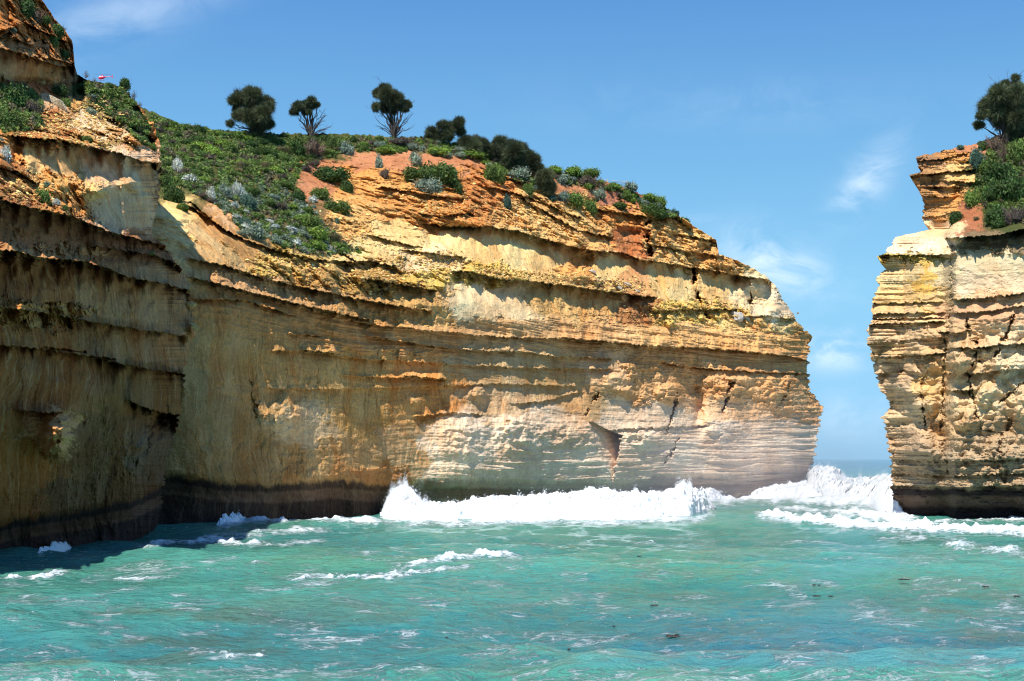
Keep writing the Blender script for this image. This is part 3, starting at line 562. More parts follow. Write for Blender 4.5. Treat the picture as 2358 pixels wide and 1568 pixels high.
H *= .75+.5*np.clip(fbm(Xg/22, Yg/22, 1.0, 3)+.3, 0, 1)
H *= .62
H += .16*fbm(Xg/26, Yg/8.5, 5.5, 2)*sm(20, 45, Yg)*(1-sm(140, 200, Yg))
for (lx, ly, am, sd_) in ((2.8, 1.25, .085, 1.0), (1.2, .6, .042, 2.0), (.6, .32, .020, 3.0)):
    cn_ = 1-2.2*np.abs(pn(Xg/lx+.3*np.sin(Yg/7), Yg/ly, sd_)); H += am*cn_*np.clip(1-Yg/(ly*170), 0, 1)
# a green swell rising close to the beach
Yc = 32.6+.9*fbm(Xg/3.2, 0, 1, 3)+.05*Xg
H += .34*np.exp(-((Yg-Yc)/1.8)**2)*np.where(Yg > Yc, .75, 1)
H += .5*np.exp(-((Yg-68)/7)**2)*np.exp(-((Xg+14)/6)**2)
sx_, sy_ = CX+Xg/Yg*F, HY+(CH-H)/Yg*F
def stroke(pts, wy, s=1.0, wx=30):
    xs = [p[0] for p in pts]; ys = [p[1] for p in pts]
    yl = np.interp(sx_, xs, ys)+wy*.5*fbm(sx_/30, 0, pts[0][0]*.1, 3)
    e = sm(xs[0]-wx, xs[0]+wx, sx_)*(1-sm(xs[-1]-wx, xs[-1]+wx, sx_))
    return s*e*np.exp(-((sy_-yl)/(wy*1.5))**2)*FN
FO = np.zeros_like(H)
FN = np.clip(.86+.55*fbm(sx_/46, sy_/7, 4.4, 4, .62), .2, 1.25)
def addf(a):
    global FO
    FO = np.maximum(FO, a)
for a in [
 ([(1740, 1186), (1850, 1196), (1950, 1203), (2060, 1213), (2150, 1216), (2357, 1222), (2500, 1230)], 8, 1.2), ([(1920, 1208), (2060, 1212), (2170, 1214)], 9, 1.15),
 ([(2130, 1200), (2250, 1197), (2357, 1196), (2500, 1196)], 3, .9), ([(1600, 1150), (1750, 1140), (1900, 1150), (2050, 1150)], 14, 1.0), ([(1780, 1165), (1860, 1172), (1960, 1178)], 9, .75), ([(1900, 1176), (1990, 1184), (2060, 1192), (2110, 1196)], 9, 1.15), ([(560, 1192), (700, 1188), (880, 1198)], 4, 1.0),
 ([(2170, 1252), (2260, 1262), (2357, 1275), (2500, 1290)], 9, .8), ([(2240, 1268), (2320, 1262), (2357, 1266)], 5, .9), ([(2000, 1235), (2120, 1238), (2230, 1245)], 9, .55), ([(1760, 1250), (1900, 1245), (1990, 1262)], 6, .42),
 ([(500, 1215), (560, 1200), (700, 1192), (880, 1203)], 5, .95), ([(430, 1246), (540, 1232), (640, 1222), (760, 1218)], 8, .72), ([(480, 1248), (650, 1252), (760, 1240)], 6, .6), ([(330, 1252), (400, 1247), (620, 1250)], 4, .95),
 ([(880, 1200), (1000, 1206), (1200, 1200), (1400, 1202), (1600, 1196), (1650, 1180)], 7, .8), ([(930, 1300), (1020, 1288), (1110, 1276), (1195, 1276)], 6, .95), ([(790, 1325), (900, 1322), (1010, 1310), (1090, 1300)], 5, .75), ([(660, 1335), (780, 1328), (900, 1330), (980, 1318)], 3, .9),
 ([(620, 1362), (700, 1350), (760, 1345)], 4, .5), ([(0, 1332), (90, 1328), (140, 1324)], 4, .85), ([(100, 1318), (170, 1320)], 6, .8), ([(250, 1334), (340, 1332), (420, 1322)], 5, .65), ([(560, 1300), (640, 1292)], 5, .6),
 ([(420, 1300), (480, 1290), (560, 1285)], 7, .45), ([(820, 1275), (900, 1268), (960, 1272)], 5, .5), ([(1440, 1250), (1520, 1247)], 3, .6), ([(1200, 1252), (1290, 1256)], 3, .45),
 ([(560, 1440), (650, 1432), (780, 1448)], 10, .45), ([(700, 1480), (760, 1468), (860, 1478)], 8, .5), ([(370, 1490), (480, 1500), (600, 1515)], 9, .5), ([(500, 1515), (620, 1508)], 5, .62), ([(1050, 1470), (1160, 1465), (1240, 1480)], 10, .4),
 ([(1480, 1480), (1560, 1455), (1640, 1470)], 9, .42), ([(1700, 1430), (1800, 1440), (1900, 1450)], 9, .36), ([(2100, 1400), (2250, 1430), (2357, 1440)], 12, .4), ([(900, 1420), (980, 1430)], 8, .35), ([(0, 1420), (100, 1440)], 14, .4), ([(300, 1260), (380, 1256)], 4, .7)]:
    addf(stroke(*a))
addf(.40*sm(.0, .7, fbm(sx_/160, sy_/38, 4, 3)+.25)*sm(1230, 1300, sy_))
# the crest close to the beach carries speckles of foam
addf(.36*sm(1520, 1545, sy_))
# foam clumps stand a little proud
fn = fbm(Xg*.9, Yg*.5, 2.2, 4, .6)
H += .34*np.clip(FO-.5, 0, 1)*(1+1.3*fn)
far = sm(260, 900, Yg)
teal = np.array([.056, .255, .215]); green = np.array([.060, .240, .175]); blue = np.array([.045, .175, .235]); weed = np.array([.095, .125, .075]); deep = np.array([.03, .16, .21])
t1 = sm(-.35, .55, fbm(Xg/9, Yg/16, 6.6, 3)+.0*Xg)
t2 = sm(1330, 1520, sy_)
wc = green*(1-t1[..., None])+teal*t1[..., None]
b_ = np.clip(t2*sm(1150, 1750, sx_)*.5+t2*.2, 0, 1)[..., None]; wc = wc*(1-b_)+blue*b_
wd = (sm(.08, .5, fbm(Xg/5, Yg/4, 3.6, 4, .6))*sm(1320, 1420, sy_)*(.35+.65*(1-sm(300, 1200, sx_))+.5*sm(1900, 2200, sx_)*(1-sm(1450, 1520, sy_))))
wd = np.clip(wd, 0, 1)[..., None]*.6; wc = wc*(1-wd)+weed*wd
br = sm(1525, 1548, sy_)[..., None]*.7; wc = wc*(1-br)+np.array([.06, .27, .20])*br
crest = np.clip((H-fbm(Xg/9, Yg/9, 2, 2)*.1)*1.1, -.35, .8)[..., None]; wc = wc*(1+crest*np.array([.8, .55, .35]))  # light through crests put into the colour: lighter tops, darker troughs
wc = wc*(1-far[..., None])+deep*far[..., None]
k = NT('sea_water')
P = k.n('ShaderNodeNewGeometry').outputs['Position']
wcol = k.attr('col').outputs['Color']
fo = k.n('ShaderNodeSeparateColor', Color=k.attr('mask').outputs['Color']).outputs[0]
q = k.vmul(P, (.75, 1.0, 1.0))
f1 = k.noise(k.vmul(P, (.42, 1.0, 1.0)), 1.0, 8, .62, .7)
f1b = k.noise(k.vmul(P, (.6, 1.4, 1.0)), 2.3, 7, .65, .6)
f2 = k.noise(k.vmul(P, (1.1, .75, 1)), 4.5, 5, .65, .4)
rg = lambda f, w_: k.math('MAXIMUM', k.math('SUBTRACT', 1.0, k.math('MULTIPLY', k.math('ABSOLUTE', k.math('SUBTRACT', f, .5)), w_)), 0.0)
rid = k.math('MAXIMUM', rg(f1, 13.0), k.math('MULTIPLY', rg(f1b, 11.0), .85))
core = k.ramp(k.math('ADD', fo, k.math('MULTIPLY', f2, .75)), 1.02, 1.26)
lace = k.ramp(k.math('ADD', k.math('MULTIPLY', fo, .95), k.math('ADD', k.math('MULTIPLY', rid, .62), k.math('MULTIPLY', f2, .30))), .84, 1.22)
foam = k.math('MAXIMUM', core, k.math('MULTIPLY', lace, .78))
sp = k.math('MULTIPLY', k.ramp(k.noise(k.vmul(P, (1, .6, 1)), 3.2, 6, .8), .61, .665), .7)  # fine foam flecks that also paint the white glints on the ripples
foam = k.math('MAXIMUM', foam, sp)
lum = k.ramp(k.noise(k.vmul(P, (.35, .6, 1)), .8, 5, .6), .3, .7)
c0 = k.mix(k.math('MULTIPLY', lum, .5), wcol, k.mix(1.0, wcol, (1.55, 1.3, 1.2, 1), 'MULTIPLY'))
c = k.mix(foam, c0, (.86, .90, .90, 1))
hb = k.math('ADD', k.math('MULTIPLY', k.noise(k.vmul(P, (.8, 1.5, 1)), 1.7, 7, .62), .55), k.math('MULTIPLY', foam, .12))
bp = k.n('ShaderNodeBump', Strength=1.0, Distance=.75, Height=hb)
k.bsdf(**{'Base Color': c, 'Roughness': k.math('MULTIPLY_ADD', foam, .5, .09), 'IOR': 1.33, 'Normal': bp, 'Specular IOR Level': .5})
SEA = k.m
Zg = H-Yg*0.0
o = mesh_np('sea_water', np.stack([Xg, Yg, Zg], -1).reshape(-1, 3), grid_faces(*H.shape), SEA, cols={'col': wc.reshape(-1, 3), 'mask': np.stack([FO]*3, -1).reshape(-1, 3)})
tag(o, 'turquoise sea with streaks of foam in the gorge', None, None, 'structure')

# ---------------------------------------------------------------- white water
k = NT('white_water')
P = k.n('ShaderNodeNewGeometry').outputs['Position']
b = k.n('ShaderNodeBump', Strength=.6, Distance=.3, Height=k.noise(P, 2.6, 6, .65))
pb = k.bsdf(**{'Base Color': (.92, .94, .95, 1), 'Roughness': .8, 'Normal': b, 'Specular IOR Level': .1})
pb.subsurface_method = 'BURLEY'
FOAM = k.m
def breaker(label, x0, x1, front, crest, thick=7.0, lump=.5, spray=2500, spx=None, n=(420, 90), ramp_x=18, drop=.016, hs=1.0, group=None, rr_=1.0):
    """a wall of white water: its foot lies on the sea along `front`, its ragged crest along `crest`"""
    root = empty('breaking_wave')
    nx, ny = n
    px = np.linspace(x0, x1, nx)
    fy = np.interp(px, [p[0] for p in front], [p[1] for p in front])
    cy = np.interp(px, [p[0] for p in crest], [p[1] for p in crest])
    fy = fy+1.3*fbm(px/60, x0*.1, 7, 2); cy = cy-3*fbm(px/50, x0*.1, 2, 2)
    e = sm(x0, x0+ramp_x, px)*(1-sm(x1-ramp_x*rr_, x1, px))
    cy = fy+(cy-fy)*e
    Yf = seaY(fy)
    Yc_ = Yf+thick
    zc = np.maximum(CH+(HY-cy)/F*Yc_, -.2)
    v = np.linspace(0, 1, ny)[:, None]
    up = int(ny*.62)
    a = np.clip(v/.62, 0, 1); d = np.clip((v-.62)/.38, 0, 1)
    Y = Yf[None]+thick*(a**1.5)*(1)+d*thick*.8
    Z = np.where(v < .62, -.35+(zc[None]+.35)*(np.sin(a*math.pi/2)**.9), zc[None]-(zc[None]+.5)*(d**1.5))
    X = (px[None]-CX)/F*np.where(v < .62, Y, Yc_[None]+d*thick*.8)
    n1 = fbm(X/1.5, Z/1.0, Y/1.5, 5, .62)+.9*fbm(X/5, 0, Y/5, 2)
    l2 = bil(X/2.2, Z/1.6, Y/2.2, 5, .6)-.4
    w = np.sin(np.clip(v, 0, 1)*math.pi)
    Z = Z+np.clip(a, 0, 1)**5*(1-d)*e[None]*(.34*fbm(X/1.3, 0, Y/1.3, 5, .65)+.10)*np.sqrt(thick/9)
    Y = Y-lump*(n1*.8+l2)*w*1.2; Z = Z+lump*(n1*.5+l2*.5)*w*hs
    m = mesh_np('foam', np.stack([X, Y, Z], -1).reshape(-1, 3), grid_faces(ny, nx), FOAM, root)
    # thrown drops above the crest
    r = np.random.default_rng(int(x0))
    cen = []; siz = []
    if spx is None: spx = [(x0, x1, 1.0, 12)]
    tot = sum(s[2] for s in spx)
    for (a0, a1, wgt, hgt) in spx:
        cnt = int(spray*wgt/tot)
        sxp = a0+(a1-a0)*r.random(cnt)
        bump = .55+.9*np.clip(fbm(sxp/14, 0, 3, 3)+.2, 0, 1.2)
        hh = r.exponential(.36, cnt)*hgt*bump**1.6
        yc = np.interp(sxp, px, cy); Yd = np.interp(sxp, px, Yc_)+r.normal(size=cnt)*thick*.25
        lo = r.random(cnt) < .25
        hh = np.where(lo, -r.random(cnt)*10, hh-4)
        cen.append(np.stack(W(sxp+r.normal(size=cnt)*2, yc-hh, Yd), -1)); siz.append(drop*(.5+r.random(cnt)**3*2.2)*np.exp(-np.clip(hh, 0, 99)/60))
    cen = np.concatenate(cen); siz = np.concatenate(siz)
    T = np.array([[1, 1, 1], [1, -1, -1], [-1, 1, -1], [-1, -1, 1]], np.float32)
    V = cen[:, None]+T[None]*siz[:, None, None]
    fi = np.array([[0, 1, 2], [0, 3, 1], [0, 2, 3], [1, 3, 2]])
    Fc = (np.arange(len(cen))[:, None, None]*4+fi[None]).reshape(-1, 3)
    mesh_np('spray', V.reshape(-1, 3), Fc, FOAM, root, smooth=False)
    # origin at the foot of the wave
    tag(root, label, 'wave', group)
    return root
breaker('wide wall of white foam along the foot of the main cliff', 876, 1652,
        [(870, 1192), (960, 1204), (1050, 1205), (1180, 1198), (1300, 1194), (1400, 1198), (1500, 1195), (1590, 1190), (1625, 1180), (1652, 1168)],
        [(870, 1172), (900, 1150), (930, 1128), (948, 1140), (970, 1166), (1040, 1163), (1100, 1154), (1180, 1149), (1280, 1141), (1360, 1134), (1450, 1139), (1540, 1137), (1558, 1130), (1572, 1113), (1588, 1126), (1620, 1136), (1652, 1150)],
        9, .6, 130000, [(880, 990, 1.9, 27), (990, 1640, 2.2, 9), (1555, 1590, .4, 18), (1335, 1420, .35, 12)], (620, 110), rr_=2.0)
breaker('white surf washing past the far end of the main cliff', 1596, 1900,
        [(1596, 1164), (1630, 1156), (1700, 1146), (1800, 1150), (1900, 1160)], [(1596, 1136), (1630, 1130), (1700, 1128), (1760, 1124), (1820, 1118), (1848, 1112), (1870, 1122), (1900, 1140)], 12, .6, 30000, [(1640, 1890, 1, 8)], (260, 70))
breaker('tall breaker bursting through the gap between the headlands', 1846, 2150,
        [(1846, 1142), (1900, 1150), (1960, 1156), (2000, 1164), (2040, 1172), (2150, 1174)], [(1846, 1110), (1862, 1088), (1885, 1079), (1905, 1080), (1930, 1092), (1965, 1108), (1985, 1106), (2005, 1110), (2030, 1100), (2060, 1104), (2150, 1110)],
        14, .95, 50000, [(1855, 2080, 1, 14)], (300, 110), 14)
breaker('small wave breaking on the dark rock shelf at the left', 500, 590,
        [(500, 1216), (540, 1210), (590, 1196)], [(500, 1206), (515, 1190), (530, 1194), (548, 1186), (560, 1191), (574, 1186), (590, 1190)], 2.0, .42, 6000, [(505, 585, 1, 8)], (120, 40), 8, .012)
breaker('low splash in the shadow under the near left cliff', 84, 164,
        [(84, 1284), (120, 1268), (164, 1258)], [(84, 1276), (104, 1262), (118, 1264), (132, 1252), (146, 1254), (164, 1250)], 1.3, .26, 3000, [(90, 160, 1, 6)], (90, 30), 14, .009)
breaker('splash curling round the foot of the right cliff', 2040, 2092,
        [(2040, 1196), (2070, 1202), (2092, 1200)], [(2040, 1186), (2058, 1178), (2066, 1184), (2080, 1180), (2092, 1190)], 2.4, .42, 3500, [(2045, 2090, 1, 6)], (80, 40), 8, .012)
# ---------------------------------------------------------------- plants
def leaf_mat(name, col, var=.25, spec=.2, rough=.65):
    k = NT(name)
    a = k.attr('tint').outputs['Color']
    oi = k.n('ShaderNodeObjectInfo').outputs['Random']
    r = k.math('MULTIPLY_ADD', oi, var*2, 1-var)
    rc = k.n('ShaderNodeCombineColor', Red=r, Green=k.math('MULTIPLY_ADD', r, .8, .2), Blue=k.math('MULTIPLY_ADD', r, .5, .5)).outputs[0]
    c = k.mix(1.0, k.mix(1.0, (*col, 1), a, 'MULTIPLY'), rc, 'MULTIPLY')
    d = k.n('ShaderNodeBsdfPrincipled', **{'Base Color': c, 'Roughness': rough, 'Specular IOR Level': spec})
    t = k.n('ShaderNodeBsdfTranslucent', Color=c)
    m = k.n('ShaderNodeMixShader', Fac=.22); k.t.links.new(d.outputs[0], m.inputs[1]); k.t.links.new(t.outputs[0], m.inputs[2])
    k.t.links.new(m.outputs[0], k.out.inputs[0]); return k.m
LM = {'dark': leaf_mat('leaf_dark', (.05, .095, .022)), 'green': leaf_mat('leaf_green', (.105, .165, .034)), 'bright': leaf_mat('leaf_bright', (.17, .26, .04)),
      'grey': leaf_mat('leaf_sage', (.19, .24, .17)), 'silver': leaf_mat('leaf_silver', (.46, .49, .42), .12), 'brown': leaf_mat('dry_twig', (.13, .10, .07)),
      'teal': leaf_mat('leaf_teal', (.075, .14, .095)), 'needle': leaf_mat('needle', (.085, .10, .048), .2), 'straw': leaf_mat('straw', (.26, .22, .10))}
def bark(name, col):
    k = NT(name); P = k.n('ShaderNodeTexCoord').outputs['Object']
    n_ = k.noise(k.vmul(P, (6, 6, 1.5)), 2.0, 4)
    k.bsdf(**{'Base Color': k.mix(n_, (*[c*.6 for c in col], 1), (*[c*1.4 for c in col], 1)), 'Roughness': .9}); return k.m
BARK = bark('bark', (.055, .042, .034)); DEADW = bark('dead_wood', (.25, .21, .17))

def quads(cen, nrm, size, rng, asp=1.6):
    n = len(cen)
    t = rng.normal(size=(n, 3)); t -= (t*nrm).sum(1)[:, None]*nrm; t /= np.linalg.norm(t, axis=1)[:, None]+1e-9
    b = np.cross(nrm, t)
    a = size[:, None]*asp*.5; c = size[:, None]*.5
    return np.stack([cen-t*a, cen+b*c, cen+t*a, cen-b*c], 1).reshape(-1, 3)
def tubes(segs, sides=5):
    """segs: list of (points, radii)"""
    Vs, Fs, base = [], [], 0
    for pts, rad in segs:
        pts = np.asarray(pts, float); m = len(pts)
        d = np.gradient(pts, axis=0); d /= np.linalg.norm(d, axis=1)[:, None]+1e-9
        ref = np.where(np.abs(d[:, 2:3]) < .9, np.array([[0, 0, 1.]]), np.array([[1., 0, 0]]))
        u = np.cross(d, ref); u /= np.linalg.norm(u, axis=1)[:, None]+1e-9; v = np.cross(d, u)
        an = np.arange(sides)/sides*2*math.pi
        ring = pts[:, None]+np.asarray(rad)[:, None, None]*(u[:, None]*np.cos(an)[None, :, None]+v[:, None]*np.sin(an)[None, :, None])
        Vs.append(ring.reshape(-1, 3))
        i = np.arange(m*sides).reshape(m, sides)+base
        Fs.append(np.stack([i[:-1], np.roll(i, -1, 1)[:-1], np.roll(i, -1, 1)[1:], i[1:]], -1).reshape(-1, 4)); base += m*sides
    return np.concatenate(Vs), np.concatenate(Fs)
def tint(n, rng, lo=.55, hi=1.5, rep=4):
    t = np.exp(rng.normal(size=(n, 1))*.33); t = np.clip(t, lo, hi)
    w_ = 1+rng.normal(size=(n, 3))*np.array([.12, .06, .10]); return np.repeat(np.clip(t*w_, .2, 2.2), rep, 0)

def shrub_mesh(name, kind, seed, leaves=1500, leaf=.10, blobs=9, flat=.75, twigs=14, lean=0.0, spread=.62):
    """unit cushion shrub: radius about one, several rounded leaf clumps over a twiggy heart, its shade painted in"""
    r = np.random.default_rng(seed)
    bc = []; br = []
    for i in range(blobs):
        a = r.random()*6.283; q = math.sqrt(r.random())*spread; h = (1-q*q)*flat*(.35+.5*r.random())
        bc.append((q*math.cos(a)+lean*h, q*math.sin(a), h)); br.append(.26+.22*r.random())
    bc = np.array(bc); br = np.array(br)
    per = leaves//blobs; C_, N_, T_ = [], [], []
    for c, q in zip(bc, br):
        n = r.normal(size=(per, 3)); n[:, 2] = n[:, 2]*.8+.25; n /= np.linalg.norm(n, axis=1)[:, None]
        rad = q*(1+.18*r.normal(size=per))*(.80+.35*np.abs(np.sin(n[:, 0]*5+n[:, 1]*4+n[:, 2]*6)))
        C_.append(c+n*rad[:, None]); nn = n+r.normal(size=(per, 3))*.75; N_.append(nn/np.linalg.norm(nn, axis=1)[:, None])
        T_.append(np.full((per, 1), np.exp(r.normal()*.22)))
    C_ = np.concatenate(C_); N_ = np.concatenate(N_); tb = np.repeat(np.concatenate(T_), 4, 0)
    V = quads(C_, N_, leaf*(.6+.8*r.random(len(C_))), r)
    tn = tint(len(C_), r)*tb; Fq = np.arange(len(V)).reshape(-1, 4)
    # heart: lumpy shells inside each clump, tinted dark to paint their inner shade
    hv, hf, ht, b0 = [], [], [], len(V)
    for c, q in zip(bc, br):
        th = np.linspace(0, math.pi, 6); ph = np.linspace(0, 2*math.pi, 8, endpoint=False)
        s_ = np.stack([np.outer(np.sin(th), np.cos(ph)), np.outer(np.sin(th), np.sin(ph)), np.outer(np.cos(th), np.ones(8))], -1)
        s_ = c+s_*q*(.72+.12*r.normal(size=(6, 8, 1))); i = np.arange(48).reshape(6, 8)+b0
        hf.append(np.stack([i[:-1], np.roll(i, -1, 1)[:-1], np.roll(i, -1, 1)[1:], i[1:]], -1).reshape(-1, 4)); hv.append(s_.reshape(-1, 3)); b0 += 48
    hv = np.concatenate(hv); hf = np.concatenate(hf)
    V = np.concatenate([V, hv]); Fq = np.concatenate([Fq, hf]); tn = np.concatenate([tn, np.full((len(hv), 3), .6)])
    # bare twigs poking out
    if twigs:
        sg = []
        for i in range(twigs):
            a = r.random()*6.283; e = .5+.6*r.random(); p0 = np.array([r.normal()*.2, r.normal()*.2, 0])
            p1 = p0+np.array([math.cos(a)*.7, math.sin(a)*.7, e*flat]); p2 = p1+np.array([math.cos(a)*.15, math.sin(a)*.15, .15])+r.normal(size=3)*.1
            sg.append((np.stack([p0, (p0+p1)/2+r.normal(size=3)*.08, p1, p2]), [.03, .022, .014, .005]))
        tv, tf = tubes(sg, 3); tf = tf+len(V); V = np.concatenate([V, tv]); Fq = np.concatenate([Fq, tf]); tn = np.concatenate([tn, np.tile(np.array([[1.6, 1.3, 1.5]]), (len(tv), 1))])
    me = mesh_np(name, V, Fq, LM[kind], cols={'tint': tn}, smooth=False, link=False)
    return me
def twig_mesh(name, seed, n=90, mat='brown', leafy=0):
    """bare, much-forked dead bush"""
    r = np.random.default_rng(seed); sg = []
    def grow(p, d, l, rad, lv):
        q = [p]; 
        for i in range(3):
            d = d+r.normal(size=3)*.22; d[2] += .05; d = d/np.linalg.norm(d); p = p+d*l/3; q.append(p)
        sg.append((np.stack(q), np.linspace(rad, rad*.6, 4)))
        if lv:
            for i in range(3): 
                dd = d+r.normal(size=3)*.55; grow(q[1+int(r.random()*3)], dd/np.linalg.norm(dd), l*.68, rad*.55, lv-1)
    for i in range(9):
        a = r.random()*6.28; d = np.array([math.cos(a)*.6, math.sin(a)*.6, .8]); grow(np.array([0., 0, 0]), d/np.linalg.norm(d), .5, .028, 3)
    V, Fq = tubes(sg, 3)
    tn = np.ones((len(V), 3))*np.array([1.2, 1.05, 1.1])
    return mesh_np(name, V, Fq, LM[mat], cols={'tint': tn}, smooth=False, link=False)
def grass_mesh(name, seed, mat='straw'):
    r = np.random.default_rng(seed); n = 420
    a = r.random(n)*6.28; o_ = .45+.55*r.random(n); 
    p0 = np.stack([r.normal(size=n)*.18, r.normal(size=n)*.18, np.zeros(n)], -1)
    p1 = p0+np.stack([np.cos(a)*o_*.45, np.sin(a)*o_*.45, .55+.3*r.random(n)], -1); p2 = p0+np.stack([np.cos(a)*o_, np.sin(a)*o_, .35+.5*r.random(n)], -1)
    s_ = np.stack([-np.sin(a), np.cos(a), 0*a], -1)*.014
    V = np.stack([p0-s_, p0+s_, p1+s_, p1-s_, p2], 1).reshape(-1, 3); b = np.arange(n)[:, None]*5
    Fq = np.concatenate([b+np.array([[0, 1, 2, 3]]), b+np.array([[3, 2, 4, 4]])])
    Fq = np.concatenate([b+np.array([[0, 1, 2]]), b+np.array([[0, 2, 3]]), b+np.array([[3, 2, 4]])])
    return mesh_np(name, V, Fq, LM[mat], cols={'tint': tint(n, r, rep=5)}, smooth=False, link=False)
PR = {}
def protos(kind, n=3, **kw):
    PR[kind] = [shrub_mesh('shrub', kind, 40+i*7+len(kind)*3, **kw) for i in range(n)]
protos('dark', leaves=2600, leaf=.085, blobs=14); protos('green', leaves=2600, leaf=.085, blobs=13); protos('bright', leaves=2200, leaf=.10, blobs=12, twigs=6, flat=.6)
protos('grey', leaves=2000, leaf=.085, blobs=12, twigs=8); protos('silver', leaves=1600, leaf=.10, blobs=10, twigs=4, flat=.8); protos('teal', leaves=2200, leaf=.09, blobs=12)
protos('brown', leaves=900, leaf=.055, blobs=10, twigs=60)
for o_ in list(bpy.data.objects):
    pass
PR['twig'] = [twig_mesh('bare_bush', 3), twig_mesh('bare_bush', 9)]; PR['deadtwig'] = [twig_mesh('bare_bush', 13, mat='brown')]
PR['grass'] = [grass_mesh('tussock', 4), grass_mesh('tussock', 5)]
for L_ in PR.values():
    for o_ in L_: o_.name = 'proto'
sr = random.Random(5)
NOUN = {'twig': 'bare_bush', 'deadtwig': 'bare_bush', 'grass': 'grass_tussock'}
def put_shrub(C, x, y, w_, h_, kind, label, group=None, sink=.25, Y=None):
    p = sr.choice(PR[kind]); o = bpy.data.objects.new(NOUN.get(kind, 'shrub'), p.data); COL.objects.link(o)
    yb_ = y+h_*.38
    D = surf(C, x, yb_)[0] if Y is None else Y
    sx = w_/F*D*.5; sz = h_/F*D*.95
    X, Yy, Z = W(x, yb_, D)
    o.location = (X, Yy+sx*.12, Z-sz*.10); o.scale = (sx*1.12, sx*sr.uniform(.9, 1.15), sz); o.rotation_euler = (sr.uniform(-.1, .1), sr.uniform(-.1, .1), sr.uniform(0, 6.28))
    tag(o, label, 'tussock' if kind == 'grass' else 'bush', group); return o
KP = {'dark': 'dark green bush', 'green': 'leafy green bush', 'bright': 'bright green bush', 'grey': 'grey-green saltbush', 'silver': 'silvery white saltbush', 'teal': 'blue-green bush', 'brown': 'dry brown bush', 'twig': 'bare twiggy bush', 'deadtwig': 'bare grey dead bush', 'grass': 'arching grass tussock'}
